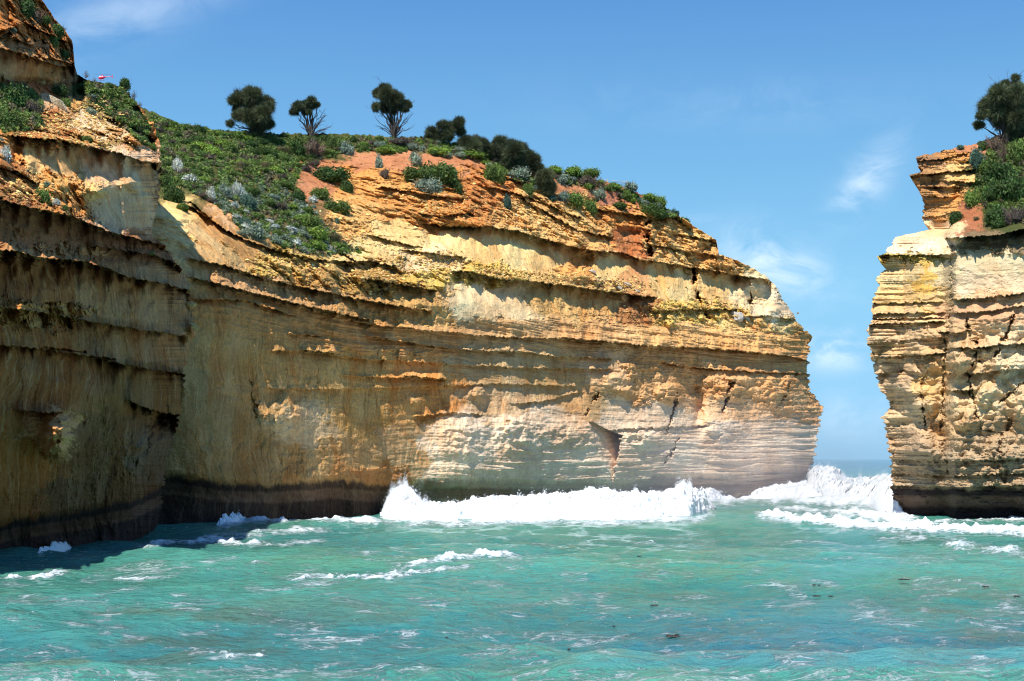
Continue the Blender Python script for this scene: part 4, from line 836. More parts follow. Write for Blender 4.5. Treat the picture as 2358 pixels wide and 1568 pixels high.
ONE = [  # cliff, x, y, w, h, kind, where
 (AL, 28, 222, 66, 54, 'dark', 'at the left edge, rounded, under the shaded overhang'), (AL, 18, 278, 60, 50, 'green', 'at the left edge below the rounded dark one'), (AL, 82, 286, 50, 38, 'dark', 'low on the rubble above the scalloped white wall'),
 (AL, 66, 244, 50, 40, 'brown', 'between the left-edge bushes and the pale slab'), (AL, 137, 208, 50, 26, 'dark', 'right of the yellow boulder'), (AL, 152, 234, 24, 24, 'green', 'at the right end of the pale grey slab'),
 (AL, 197, 318, 36, 18, 'green', 'on the brink above the scalloped white wall'), (AL, 293, 323, 32, 20, 'green', 'near the right corner above the scalloped wall'), (AL, 10, 352, 28, 34, 'silver', 'at the left edge, largest silver one'),
 (AL, 3, 322, 18, 18, 'grey', 'small, at the left edge above the large silver one'), (AL, 98, 452, 50, 40, 'green', 'on the ledge at the lower left, with silver neighbours'), (AL, 130, 466, 22, 16, 'silver', 'right end of the clump on the lower left ledge'),
 (AL, 98, 440, 20, 12, 'silver', 'on top of the clump on the lower left ledge'), (AL, 106, 426, 26, 18, 'teal', 'topmost in the clump on the lower left ledge'), (AL, 146, 478, 24, 14, 'green', 'low, last in the clump on the lower left ledge'), (AL, 232, 513, 16, 8, 'grey', 'tiny, on the brink of the big shaded ledge'), (AL, 348, 583, 14, 6, 'bright', 'tiny, on the outer ledge of the near cliff'),
 (AL, 58, 18, 54, 44, 'dark', 'at the top edge of the photo, upper left outcrop'), (AL, 84, 36, 40, 34, 'brown', 'beside the topmost dark one on the upper left outcrop'), (AL, 104, 44, 26, 18, 'green', 'on the skyline of the upper left outcrop'), (AL, 130, 70, 44, 28, 'dark', 'covering the beak of the upper left outcrop'), (AL, 124, 96, 22, 24, 'green', 'hanging below the beak of the outcrop'), (AL, 149, 124, 18, 22, 'dark', 'small, on the outcrop edge over the lip'), (AL, 28, 68, 20, 10, 'grey', 'tiny, on a ledge of the upper left outcrop'),
 (AL, 290, 192, 28, 30, 'dark', 'tallest on the hill crest right of the helicopter'), (AL, 308, 218, 26, 24, 'twig', 'below the tallest bush on the hill crest'), (AL, 197, 170, 26, 20, 'twig', 'on the hill crest just right of the outcrop'), (AL, 216, 184, 20, 16, 'twig', 'on the hill crest left of the helicopter'), (AL, 250, 196, 26, 12, 'green', 'right below the helicopter tail'), (AL, 208, 256, 24, 14, 'grey', 'at the foot of the hill thicket by the rocks'), (AL, 322, 240, 20, 16, 'twig', 'on the hill skyline above the orange rock'), (AL, 318, 300, 24, 34, 'deadtwig', 'pale, spilling down by the orange rocks'),
 (BL, 398, 444, 46, 56, 'dark', 'large, hanging over the cream bay behind the near cliff'), (BL, 380, 416, 34, 36, 'green', 'left end of the clump over the cream bay'), (BL, 420, 476, 30, 24, 'green', 'right end of the clump over the cream bay'), (BL, 409, 381, 24, 36, 'silver', 'tall, uppermost beside the near cliff corner'), (BL, 434, 412, 40, 24, 'silver', 'wide, below the tall silver one'), (BL, 484, 446, 22, 34, 'silver', 'narrow, at the top of the pale bare strip'), (BL, 514, 438, 32, 28, 'grey', 'rounded, upper middle of the scrub slope'), (BL, 548, 438, 28, 36, 'silver', 'steep, in the middle of the scrub slope'), (BL, 569, 464, 42, 36, 'teal', 'rounded, in the middle of the scrub slope'), (BL, 538, 472, 24, 18, 'silver', 'small, left of the rounded blue-green one'),
 (BL, 589, 534, 62, 38, 'grey', 'largest, at the bottom of the scrub slope'), (BL, 562, 514, 34, 26, 'teal', 'left above the largest sage one at the slope bottom'), (BL, 669, 527, 42, 18, 'silver', 'wide row left of the bright green patch'), (BL, 681, 557, 24, 18, 'silver', 'ball shaped pair below the bright green patch'), (BL, 700, 576, 28, 18, 'grey', 'at the lower end of the bright green patch'), (BL, 760, 572, 13, 14, 'silver', 'single ball on the bare rim, lowest'), (BL, 691, 472, 9, 9, 'silver', 'tiny ball, first of three on the bare soil'), (BL, 705, 474, 9, 9, 'silver', 'tiny ball, middle of three on the bare soil'), (BL, 722, 475, 11, 10, 'grey', 'tiny ball, last of three on the bare soil'), (BL, 776, 509, 14, 14, 'teal', 'small, on the yellow rocks right of the slope'),
 (BL, 464, 335, 52, 26, 'bright', 'upper left of the green slope'), (BL, 490, 350, 50, 30, 'bright', 'second bright one on the upper slope'), (BL, 563, 316, 44, 14, 'bright', 'flat, right under the dense she-oak'), (BL, 553, 380, 30, 30, 'grass', 'pale, in the middle of the upper slope'), (BL, 612, 380, 24, 26, 'grass', 'brownish, right of the pale one on the upper slope'), (BL, 726, 534, 54, 36, 'bright', 'big, in the low green patch'), (BL, 702, 508, 50, 34, 'green', 'top of the low green patch'), (BL, 724, 562, 50, 24, 'bright', 'lowest in the low green patch'), (BL, 770, 548, 54, 26, 'grass', 'olive, right of the low green patch'), (BL, 790, 566, 34, 16, 'green', 'flat, at the right end below the low green patch'),
 (BL, 758, 402, 88, 40, 'dark', 'domed, on the bare orange slope left of centre'), (BL, 797, 430, 32, 30, 'dark', 'trailing off the right end of the domed one'), (BL, 736, 446, 50, 30, 'green', 'upper half of the long strip below the domed one'), (BL, 776, 474, 56, 34, 'green', 'lower half of the long strip below the domed one'), (BL, 719, 458, 24, 16, 'silver', 'at the left end of the long green strip'), (BL, 872, 372, 18, 34, 'grey', 'thin, alone on the orange soil'), (BL, 885, 398, 28, 26, 'brown', 'below the thin one on the orange soil'),
 (BL, 952, 366, 40, 34, 'grey', 'top left of the big thicket at centre'), (BL, 962, 398, 66, 36, 'green', 'left lobe of the big thicket at centre'), (BL, 1002, 396, 86, 56, 'green', 'main lobe of the big thicket at centre'), (BL, 986, 428, 66, 40, 'grey', 'lower lobe of the big thicket at centre'), (BL, 1036, 402, 56, 44, 'dark', 'right lobe of the big thicket at centre'), (BL, 1046, 430, 40, 34, 'green', 'lowest right lobe of the big thicket at centre'),
 (BL, 888, 344, 46, 22, 'bright', 'round, on the crest below the tall she-oak'), (BL, 797, 344, 34, 32, 'grey', 'round, right of the dead thicket'), (BL, 678, 340, 52, 38, 'dark', 'left of the dead thicket under the thin she-oak'), (BL, 722, 340, 70, 46, 'brown', 'dead thicket under the thin she-oak'), (BL, 770, 330, 40, 40, 'green', 'right of the dead thicket under the thin she-oak'), (BL, 742, 306, 22, 26, 'twig', 'leafless, beside the thin she-oak'), (BL, 718, 352, 60, 34, 'deadtwig', 'grey tangle at the thin she-oak foot'), (BL, 920, 325, 60, 26, 'brown', 'right of the tall she-oak foot'), (BL, 1010, 345, 50, 22, 'bright', 'on the crest left of the low dark tree'), (BL, 1086, 352, 60, 20, 'bright', 'on the crest under the round dark tree'),
 (BL, 1136, 398, 50, 44, 'green', 'left below the dark dome of foliage'), (BL, 1202, 400, 64, 30, 'grey', 'under the right half of the dark dome'), (BL, 1168, 464, 20, 34, 'teal', 'hanging down the orange rock face'), (BL, 1216, 436, 30, 30, 'green', 'left of the dark pillar bush'), (BL, 1276, 388, 38, 20, 'bright', 'first on the skyline right of the dark dome'), (BL, 1316, 391, 48, 24, 'bright', 'second on the skyline right of the dark dome'), (BL, 1360, 398, 48, 24, 'green', 'third on the skyline right of the dark dome'), (BL, 1352, 416, 56, 30, 'brown', 'under the third skyline bush'), (BL, 1296, 416, 44, 28, 'grey', 'under the second skyline bush'), (BL, 1384, 420, 30, 22, 'twig', 'left end of the railing'),
 (BL, 1326, 458, 64, 38, 'green', 'large, in the lower clump left of the red soil'), (BL, 1358, 476, 44, 40, 'green', 'drooping right end of the lower clump'), (BL, 1298, 452, 38, 26, 'grey', 'left end of the lower clump'), (BL, 1272, 456, 22, 14, 'teal', 'tiny, left of the lower clump'), (BL, 1380, 446, 34, 26, 'grey', 'top right of the lower clump'), (BL, 1279, 472, 22, 24, 'green', 'small, hanging below the tiny blue-green one'), (BL, 1423, 473, 42, 16, 'green', 'flat mat under the red soil'), (BL, 1448, 430, 46, 24, 'grey', 'below the railing'), (BL, 1414, 426, 34, 18, 'bright', 'left below the railing'), (BL, 1460, 424, 24, 28, 'twig', 'dark, at the right end of the railing'), (BL, 1441, 449, 30, 14, 'green', 'on the red soil below the railing'),
 (BL, 1492, 453, 42, 22, 'bright', 'on the skyline before the last drop'), (BL, 1517, 466, 32, 34, 'green', 'rounded, at the step of the skyline'), (BL, 1494, 482, 50, 30, 'green', 'below the skyline step'), (BL, 1524, 492, 36, 20, 'dark', 'low, right below the skyline step'), (BL, 1553, 488, 20, 16, 'teal', 'small, alone on the skyline'), (BL, 1580, 510, 20, 20, 'dark', 'last on the falling skyline'), (BL, 1383, 653, 11, 11, 'dark', 'single tuft on the rubble ledge'), (BL, 932, 595, 9, 12, 'teal', 'single tuft on the pale rib'),
 (CL, 2208, 339, 24, 12, 'teal', 'flat, on the brow of the right cliff'), (CL, 2247, 362, 36, 50, 'teal', 'round, at the edge of the orange rock, right cliff'), (CL, 2202, 499, 34, 32, 'dark', 'alone under the orange outcrop, right cliff'), (CL, 2240, 452, 42, 44, 'green', 'left edge of the right cliff thicket'), (CL, 2270, 385, 50, 40, 'green', 'upper left of the right cliff thicket'), (CL, 2300, 400, 70, 60, 'dark', 'upper middle of the right cliff thicket'), (CL, 2336, 430, 80, 76, 'dark', 'large, right edge of the photo'),
 (CL, 2286, 440, 56, 56, 'dark', 'middle of the right cliff thicket'), (CL, 2292, 494, 56, 50, 'dark', 'lower left of the right cliff thicket'), (CL, 2340, 492, 60, 50, 'brown', 'lower right of the right cliff thicket'), (CL, 2315, 352, 70, 60, 'deadtwig', 'grey tangle under the right cliff tree'), (CL, 2290, 330, 50, 46, 'brown', 'dark and dry at the foot of the right cliff tree'), (CL, 2350, 346, 60, 56, 'green', 'right of the tree foot at the photo edge'), (CL, 2247, 503, 18, 14, 'grass', 'small, on red soil of the right cliff'), (CL, 2326, 530, 50, 26, 'deadtwig', 'hanging over the lip of the right cliff'), (CL, 2262, 336, 24, 24, 'dark', 'small, left of the tree foot, right cliff'), (CL, 2400, 400, 90, 90, 'green', 'just past the right edge')]
for (C, x, y, w_, h_, kd, wh) in ONE:
    if x > 2380: continue
    put_shrub(C, x, y, w_, h_, kd, KP[kd]+' '+wh)
# heath between the named ones
VEG = {'slope': (BL, [(345, 262), (420, 290), (500, 303), (640, 311), (800, 318), (815, 345), (725, 376), (700, 390), (682, 408), (676, 430), (712, 474), (752, 525), (800, 565), (830, 580), (740, 590), (690, 578), (630, 560), (560, 540), (520, 490), (478, 462), (426, 434), (384, 408), (366, 385)]),
       'crest': (BL, [(800, 316), (980, 322), (1060, 337), (1130, 352), (1200, 385), (1260, 440), (1215, 430), (1150, 390), (1080, 368), (980, 350), (900, 348), (820, 350)]),
       'brow': (BL, [(1262, 398), (1320, 402), (1400, 424), (1470, 450), (1530, 480), (1575, 510), (1540, 503), (1480, 478), (1400, 438), (1290, 418)]),
       'hill': (AL, [(182, 190), (250, 205), (284, 210), (314, 246), (345, 300), (352, 345), (325, 330), (290, 300), (255, 268), (215, 240), (190, 200)]),
       'head': (CL, [(2285, 325), (2357, 300), (2400, 300), (2400, 520), (2300, 515), (2262, 470), (2235, 440), (2250, 400)])}
def kind_at(nm, x, y):
    q = sr.random()
    if nm == 'slope':
        if q > .86 and y > 330: return sr.choice(['brown', 'deadtwig', 'grass'])
        q /= .86
        if y < 330: return 'brown' if (x < 470 and q < .5) else ('green' if q < .6 else ('bright' if q < .8 else 'dark'))
        if y > 425 and x < 640: return 'grey' if q < .5 else ('silver' if q < .7 else 'green')
        if x > 640 and y > 470: return 'bright' if q < .45 else ('green' if q < .8 else 'grey')
        return 'green' if q < .4 else ('bright' if q < .62 else ('brown' if q < .78 else ('dark' if q < .92 else 'grass')))
    if nm == 'crest' or nm == 'brow': return sr.choice(['green', 'bright', 'brown', 'grey', 'grey', 'dark', 'bright'])
    if nm == 'hill': return sr.choice(['green', 'dark', 'green', 'grey', 'dark', 'brown'])
    return sr.choice(['dark', 'green', 'dark', 'brown', 'green'])
WHR = {'slope': 'in the heath covering the green slope', 'crest': 'in the heath along the cliff crest', 'brow': 'in the heath on the right-hand brow', 'hill': 'in the thicket on the left hill', 'head': 'in the thicket on the right cliff'}
for nm, (C, poly) in VEG.items():
    xs = [p[0] for p in poly]; ys = [p[1] for p in poly]; n = {'slope': 130, 'crest': 38, 'brow': 30, 'hill': 46, 'head': 16}[nm]; got = []; tries = 0
    while len(got) < n and tries < 6000:
        tries += 1; x = sr.uniform(min(xs), max(xs)); y = sr.uniform(min(ys), max(ys))
        if x > 2370 or not inpoly(np.array([x]), np.array([y]), poly)[0]: continue
        if any((a-x)**2+(b-y)**2*1.6 < (20 if nm != 'brow' and nm != 'crest' else 13)**2 for a, b in got): continue
        got.append((x, y)); kd = kind_at(nm, x, y); s_ = sr.uniform(18, 34)*(.8 if nm in ('brow', 'crest', 'hill') else 1)
        if kd == 'silver': s_ *= .75
        put_shrub(C, x, y, s_*1.15, s_*sr.uniform(.5, .75), kd, KP[kd]+' '+WHR[nm], group=KP[kd]+' '+WHR[nm])
for L_ in PR.values():
    for o_ in L_: bpy.data.objects.remove(o_)
# low ground cover under the bushes: far too many sprigs to count
def cover(name, C, poly, n, label, seed, soil_keep=.15, size=.16):
    r = np.random.default_rng(seed); xs = [p[0] for p in poly]; ys = [p[1] for p in poly]
    mpx, mpy, mD = C.px[1:-1, 1:-1].ravel(), C.py[1:-1, 1:-1].ravel(), C.D[1:-1, 1:-1].ravel()
    ok = inpoly(mpx+7*fbm(mpx/15, mpy/15, 1, 3), mpy+7*fbm(mpx/15, mpy/15, 5, 3), poly) & (fbm(mpx/18, mpy/14, 6, 4) > -.18) & (mpx < 2380)
    idx = np.nonzero(ok)[0]; idx = r.choice(idx, n)
    x = mpx[idx]+r.normal(size=n)*.7; y = mpy[idx]+r.normal(size=n)*.7; D = mD[idx]-r.random(n)*.18
    c = np.stack(W(x, y, D), -1); c[:, 2] += r.random(n)*.2
    nn = r.normal(size=(n, 3))+np.array([0, -.4, .8]); nn /= np.linalg.norm(nn, axis=1)[:, None]
    V = quads(c, nn, size*(.5+r.random(n)), r, 1.8)
    g = fbm(x/26, y/12, 3.3, 4, .6); g2 = fbm(x/30, y/20, 9.3, 4, .6)
    base = np.array([.10, .15, .036])*(1-sm(-.1, .5, g))[:, None]+np.array([.16, .22, .05])*sm(-.1, .5, g)[:, None]
    dr = sm(.15, .45, g2)[:, None]*.8; base = base*(1-dr)+np.array([.15, .12, .075])*dr
    gy = (sm(.05, .4, -g2)*sm(400, 450, y)*(x < 1000))[:, None]*.9; base = base*(1-gy)+np.array([.16, .20, .14])*gy
    tn = tint(n, r)*np.repeat(base, 4, 0)
    o = mesh_np(name, V, np.arange(len(V)).reshape(-1, 4), LMC, cols={'tint': tn}, smooth=False)
    tag(o, label, None, None, 'stuff')
LMC = leaf_mat('ground_cover', (1, 1, 1), 0)
cover('ground_cover', BL, VEG['slope'][1], 60000, 'low green heath covering the slope of the main headland', 1)
cover('ground_cover', BL, VEG['crest'][1], 16000, 'low heath along the crest of the main headland', 2)
cover('ground_cover', BL, VEG['brow'][1], 12000, 'low heath on the brow above the red soil', 3)
cover('ground_cover', AL, VEG['hill'][1], 26000, 'low dark scrub on the left hill', 4, size=.13)
cover('ground_cover', CL, VEG['head'][1], 22000, 'low dark scrub on top of the right cliff', 5, size=.15)
cover('ground_cover', AL, [(0, 200), (60, 196), (100, 240), (90, 300), (40, 305), (0, 300)], 9000, 'low scrub between the rocks at the left edge', 6, size=.11)

# she-oaks: forked trunk, pom-poms of drooping needles
def sheoak(C, label, base, blobs, bare, name='sheoak_tree', den=420, needle=.5, trunk=.16, seed=1, Y=None, nw=.022):
    r = np.random.default_rng(seed)
    D = surf(C, base[0], base[1])[0] if Y is None else Y
    B = np.array(W(base[0], base[1], D)); root = empty(name, tuple(B)); px2m = D/F
    sg = []; ns = []
    def limb(tgt, r0, r1, tw=3, jit=.06):
        L_ = np.linalg.norm(tgt); t = np.linspace(0, 1, 7)[:, None]
        ctrl = np.array([tgt[0]*.25, tgt[1]*.25, tgt[2]*.55]); p = 2*t*(1-t)*ctrl+t*t*tgt
        p[1:-1] += r.normal(size=(5, 3))*L_*jit*.5; sg.append((p, np.linspace(r0, r1, 7)))
        for i in range(tw):
            a = p[2+int(r.random()*5)]; d = (tgt-a*.3); d = d/np.linalg.norm(d)+r.normal(size=3)*.45; l = L_*(.14+.16*r.random())
            q = [a]; 
            for j in range(3): d = d/np.linalg.norm(d)+r.normal(size=3)*.18; q.append(q[-1]+d*l/3)
            sg.append((np.stack(q), np.linspace(r1*.8, r1*.25, 4)))
            if r.random() < .7:
                d2 = d+r.normal(size=3)*.6; d2 /= np.linalg.norm(d2); sg.append((np.stack([q[2], q[2]+d2*l*.3, q[2]+d2*l*.55]), [r1*.5, r1*.3, r1*.15]))
    for (x, y, rad) in blobs:
        tgt = np.array([(x-base[0])*px2m, r.normal()*rad*px2m*1.2, (base[1]-y)*px2m])
        limb(tgt, trunk*(.55+.45*r.random()), .03, 2)
        R0 = rad*px2m*1.45; nsub = 11
        for sb in range(nsub):
            sd_ = r.normal(size=3); sd_ /= np.linalg.norm(sd_); ctr = tgt+sd_*R0*.55*r.random()**.4*np.array([1.15, 1.1, .8]); R_ = R0*(.38+.34*r.random())
            n = int(den*2.6*max(R_, .25)**1.5)
            d = r.normal(size=(n, 3)); d /= np.linalg.norm(d, axis=1)[:, None]
            p0 = ctr+d*R_*(.1+.75*r.random((n, 1)))
            dr = d+r.normal(size=(n, 3))*.35+np.array([0, 0, .25])+sd_*.35; dr /= np.linalg.norm(dr, axis=1)[:, None]
            ln = needle*(.45+1.0*r.random((n, 1)))*min(max(R_*1.6, .5), 1.2)*.95; p1 = p0+dr*ln; p1[:, 2] -= (ln[:, 0]**2)*.3
            s_ = np.cross(dr, r.normal(size=(n, 3))); s_ /= np.linalg.norm(s_, axis=1)[:, None]; s_ *= nw
            ns.append((np.stack([p0-s_, p0+s_, p1], 1), np.full(n, np.exp(r.normal()*.28))))
    for (x, y) in bare: limb(np.array([(x-base[0])*px2m, r.normal()*.5, (base[1]-y)*px2m]), trunk*.55, .022, 9, .05)
    V, Fq = tubes(sg, 5); t = mesh_np('trunk', V, Fq, BARK, root)
    if ns:
        V = np.concatenate([a for a, b in ns]).reshape(-1, 3); tn = np.repeat(np.concatenate([b for a, b in ns]), 3)[:, None]*np.repeat(tint(len(V)//3, r, rep=1), 3, 0)
        mesh_np('crown', V, np.arange(len(V)).reshape(-1, 3), LM['needle'], root, cols={'tint': tn}, smooth=False)
    tag(root, label, 'tree')
def cv(lst, ox, oy, s_): return [(ox+a*s_, oy+b*s_, *( [c*s_] if c else [])) for a, b, c in [(t+(0,))[:3] for t in lst]]
c2 = lambda l: cv(l, 421.3, 140.4, .3134); c3 = lambda l: cv(l, 842.5, 140.4, .3582)
sheoak(BL, 'dense round she-oak, leftmost of the three on the skyline', (588, 312), c2([(430, 265, 50), (520, 262, 58), (600, 290, 52), (385, 305, 38), (480, 330, 50), (560, 370, 56), (615, 400, 48), (430, 415, 42), (500, 440, 52), (580, 455, 52), (640, 470, 34), (360, 475, 24), (545, 500, 40), (630, 345, 34), (395, 350, 26)]),
       c2([(400, 470), (640, 510), (450, 480), (600, 500), (380, 490)]), seed=2)
sheoak(BL, 'thin she-oak with a small left-leaning tuft and bare branches', (716, 316), c2([(880, 308, 34), (940, 300, 32), (838, 335, 30), (815, 372, 24), (915, 345, 28), (985, 325, 16), (890, 370, 18), (955, 330, 24), (860, 350, 24), (930, 385, 14)]),
       c2([(870, 420), (900, 440), (1020, 380), (1040, 440), (980, 360), (1030, 410), (1000, 450), (1080, 470), (1060, 500), (870, 490), (960, 420), (1050, 390), (860, 450)]), den=520, seed=3)
sheoak(BL, 'tallest she-oak on the skyline with a leafy top over bare limbs', (908, 318), c2([(1480, 215, 36), (1545, 225, 38), (1425, 240, 28), (1500, 262, 42), (1582, 285, 32), (1640, 318, 24), (1560, 330, 28), (1430, 362, 30), (1480, 345, 24), (1662, 338, 14), (1525, 300, 36), (1500, 320, 38), (1600, 345, 24), (1450, 325, 24), (1545, 375, 24), (1640, 365, 16)]),
       c2([(1440, 470), (1650, 460), (1610, 390), (1425, 430), (1665, 400), (1540, 400), (1590, 430), (1450, 500), (1670, 500), (1410, 350), (1500, 420), (1640, 420), (1560, 360), (1620, 500)]), den=520, seed=4)
sheoak(BL, 'low dark she-oak behind the crest, right of the tallest tree', (1032, 332), c3([(600, 402, 30), (565, 425, 34), (490, 420, 28), (430, 450, 34), (398, 482, 22), (520, 478, 40), (612, 455, 26), (460, 490, 30)]), [], seed=5, trunk=.1)
sheoak(BL, 'rounded dark she-oak left of the big dark dome', (1090, 352), c3([(680, 495, 42), (640, 525, 40), (730, 535, 42), (690, 560, 42), (620, 555, 26)]), [], seed=6, trunk=.1, den=520)
sheoak(BL, 'big dark dome shaped she-oak on the falling crest', (1190, 396), c3([(850, 530, 40), (920, 520, 42), (985, 555, 42), (870, 590, 46), (955, 600, 50), (1030, 605, 46), (1075, 640, 40), (1115, 685, 26), (815, 580, 36), (900, 655, 40), (1000, 670, 40), (840, 640, 30)]), [], seed=7, trunk=.12, den=560)
sheoak(BL, 'narrow dark pillar shaped she-oak below the dome', (1256, 446), c3([(1150, 755, 42), (1135, 790, 36), (1165, 800, 40), (1175, 835, 28), (1120, 760, 26)]), [], seed=8, trunk=.08, den=620)
sheoak(CL, 'large drooping she-oak on top of the right cliff', (2318, 334), cv([(780, 430, 150), (700, 560, 120), (900, 500, 150), (1000, 430, 130), (800, 620, 130), (540, 725, 62), (560, 830, 58), (905, 205, 50), (1100, 110, 46), (1180, 190, 80), (1000, 650, 110), (1150, 500, 110), (1180, 800, 90), (1240, 330, 80), (900, 800, 90), (860, 350, 80), (1050, 800, 120), (950, 650, 120), (1150, 650, 120), (1100, 350, 110), (1000, 950, 90), (850, 740, 90), (1200, 950, 100), (820, 520, 120), (1060, 560, 120), (760, 700, 60)], 2176.5, 161.5, .1478),
       cv([(980, 280), (1050, 260), (850, 270), (1080, 350), (900, 900), (800, 1000)], 2176.5, 161.5, .1478), seed=9, den=520, trunk=.2)
# ---------------------------------------------------------------- boulders, railing, helicopter, weed
def stone_mat(name, c1, c2_):
    k = NT(name); P = k.n('ShaderNodeTexCoord').outputs['Object']
    n1 = k.noise(P, 2.2, 8, .7); n2 = k.noise(P, 9, 5, .7)
    b = k.n('ShaderNodeBump', Strength=.9, Distance=.15, Height=k.math('ADD', n1, k.math('MULTIPLY', n2, .5)))
    c = k.mix(k.ramp(n2, .4, .6), (*c1, 1), (*c2_, 1))
    k.bsdf(**{'Base Color': c, 'Roughness': .9, 'Normal': b}); return k.m
SLAB = stone_mat('pale_stone', (.60, .54, .45), (.38, .33, .27)); YST = stone_mat('yellow_stone', (.66, .42, .15), (.45, .26, .09)); LICH = stone_mat('pitted_stone', (.56, .46, .30), (.22, .17, .10))
def boulder(C, x, y, w_, h_, rot, mat, label, seed, depth=.8, cat='boulder'):
    r = np.random.default_rng(seed); D = surf(C, x, y)[0]-.25
    import bmesh
    bm = bmesh.new(); bmesh.ops.create_icosphere(bm, subdivisions=4, radius=1.0)
    V = np.array([v.co[:] for v in bm.verts]); Fq = np.array([[v.index for v in f.verts] for f in bm.faces]); bm.free()
    # flattened by random planes: angular block
    for i in range(11):
        n = r.normal(size=3); n /= np.linalg.norm(n); d = .62+.22*r.random(); q = V@n; V = V-np.clip(q-d, 0, None)[:, None]*n*.93
    V = V*(1+.10*fbm(V[:, 0]*2, V[:, 1]*2, V[:, 2]*2+seed, 4)[:, None])
    V = V/np.abs(V).max(0); sx = w_/2/F*D; sz = h_/2/F*D; V = V*np.array([sx, (sx+sz)/2*depth, sz])
    c, s_ = math.cos(rot), math.sin(rot); V = np.stack([V[:, 0]*c+V[:, 2]*s_, V[:, 1], -V[:, 0]*s_+V[:, 2]*c], -1)
    o = mesh_np('boulder', V, Fq, mat, smooth=False); o.location = W(x, y, D); tag(o, label, cat, None)
boulder(BL, 1694, 731, 36, 28, .1, SLAB, 'pale grey fallen block on the ledge near the headland end', 1); boulder(BL, 1713, 729, 34, 14, .55, SLAB, 'flat tilted slab leaning on the pale fallen block', 2)
boulder(AL, 97, 189, 17, 13, 0, YST, 'rounded yellow boulder balanced under the upper left overhang', 3); boulder(AL, 128, 236, 66, 26, .62, LICH, 'large pitted grey slab sloping down at the upper left', 4, .4, 'rock slab')
boulder(AL, 283, 288, 34, 11, .35, LICH, 'thin grey slab on the rubble under the hill thicket', 5, .6, 'rock slab'); boulder(AL, 312, 301, 20, 8, .6, SLAB, 'small pale slab right of the thin grey slab', 6)
boulder(BL, 1362, 625, 22, 9, .35, SLAB, 'pale slab just right of the cave mouth', 7); boulder(BL, 1444, 655, 22, 8, .4, SLAB, 'flat pale stone at the right end of the rubble ledge', 8); boulder(BL, 1424, 662, 20, 8, .5, SLAB, 'flat pale stone in the middle of the rubble ledge', 9); boulder(BL, 1466, 670, 16, 6, .3, SLAB, 'small stone, lowest on the rubble ledge', 10)
boulder(AL, 440, 700, 26, 18, .2, YST, 'yellow block jutting from the corner of the near cliff, upper', 11); boulder(AL, 446, 752, 30, 14, .5, YST, 'yellow block jutting from the corner of the near cliff, lower', 12)
# rubble: thousands of loose chips
def rubble(C, zones_, n, label, seed, mat, s0_=.10):
    r = np.random.default_rng(seed); pts = []
    for (x, y, rx, ry, wgt) in zones_:
        m_ = int(n*wgt); a = r.normal(size=(m_, 2)); pts.append(np.stack([x+a[:, 0]*rx*.6, y+a[:, 1]*ry*.6], -1))
    pts = np.concatenate(pts); sel = np.nonzero((C.px > -10))[0]
    # nearest grid cell through the regular rows
    nr, nc = C.px.shape
    ci = np.clip(np.searchsorted(C.px[nr//2], pts[:, 0]), 0, nc-1); ri = np.array([np.argmin(np.abs(C.py[:, c]-y)) for c, y in zip(ci, pts[:, 1])])
    D = C.D[ri, ci]; cen = np.stack(W(pts[:, 0], pts[:, 1], D-.05), -1); m_ = len(cen)
    T = np.array([[1, 0, 0], [-1, 0, 0], [0, 1, 0], [0, -1, 0], [0, 0, 1], [0, 0, -1]], float); tf = np.array([[0, 2, 4], [2, 1, 4], [1, 3, 4], [3, 0, 4], [2, 0, 5], [1, 2, 5], [3, 1, 5], [0, 3, 5]])
    sz = s0_*(.4+r.random(m_)**2.5*2.6); Q = r.normal(size=(m_, 6, 3))*.25+T[None]; Q = Q*np.array([1.2, 1.0, .8]); Q = Q*sz[:, None, None]
    V = (cen[:, None]+Q).reshape(-1, 3); Fq = (np.arange(m_)[:, None, None]*6+tf[None]).reshape(-1, 3)
    c = np.array([.58, .36, .13])*np.exp(r.normal(size=(m_, 1))*.35-.1)*(1+r.normal(size=(m_, 3))*.06)
    o = mesh_np('rubble', V, Fq, mat, smooth=False, cols={'tint': np.repeat(np.clip(c, .05, .8), 6, 0)}); tag(o, label, None, None, 'stuff')
k = NT('rubble_stone'); k.bsdf(**{'Base Color': k.attr('tint').outputs['Color'], 'Roughness': .95, 'Specular IOR Level': .1}); RUB = k.m
rubble(BL, [(1420, 660, 70, 14, .16), (1300, 640, 60, 8, .08), (1150, 632, 90, 10, .10), (1000, 600, 70, 25, .08), (870, 640, 60, 30, .10), (1600, 718, 100, 18, .14), (1000, 470, 120, 40, .12), (1250, 490, 100, 35, .10), (660, 610, 80, 20, .08), (800, 520, 50, 40, .06)], 8000, 'loose yellow chips and stones on the ledges of the main cliff', 1, RUB, .075)
rubble(AL, [(110, 290, 70, 30, .4), (200, 270, 60, 40, .25), (60, 430, 60, 30, .2), (180, 330, 90, 10, .15)], 3500, 'loose chips on the slopes of the near cliff', 2, RUB, .042)

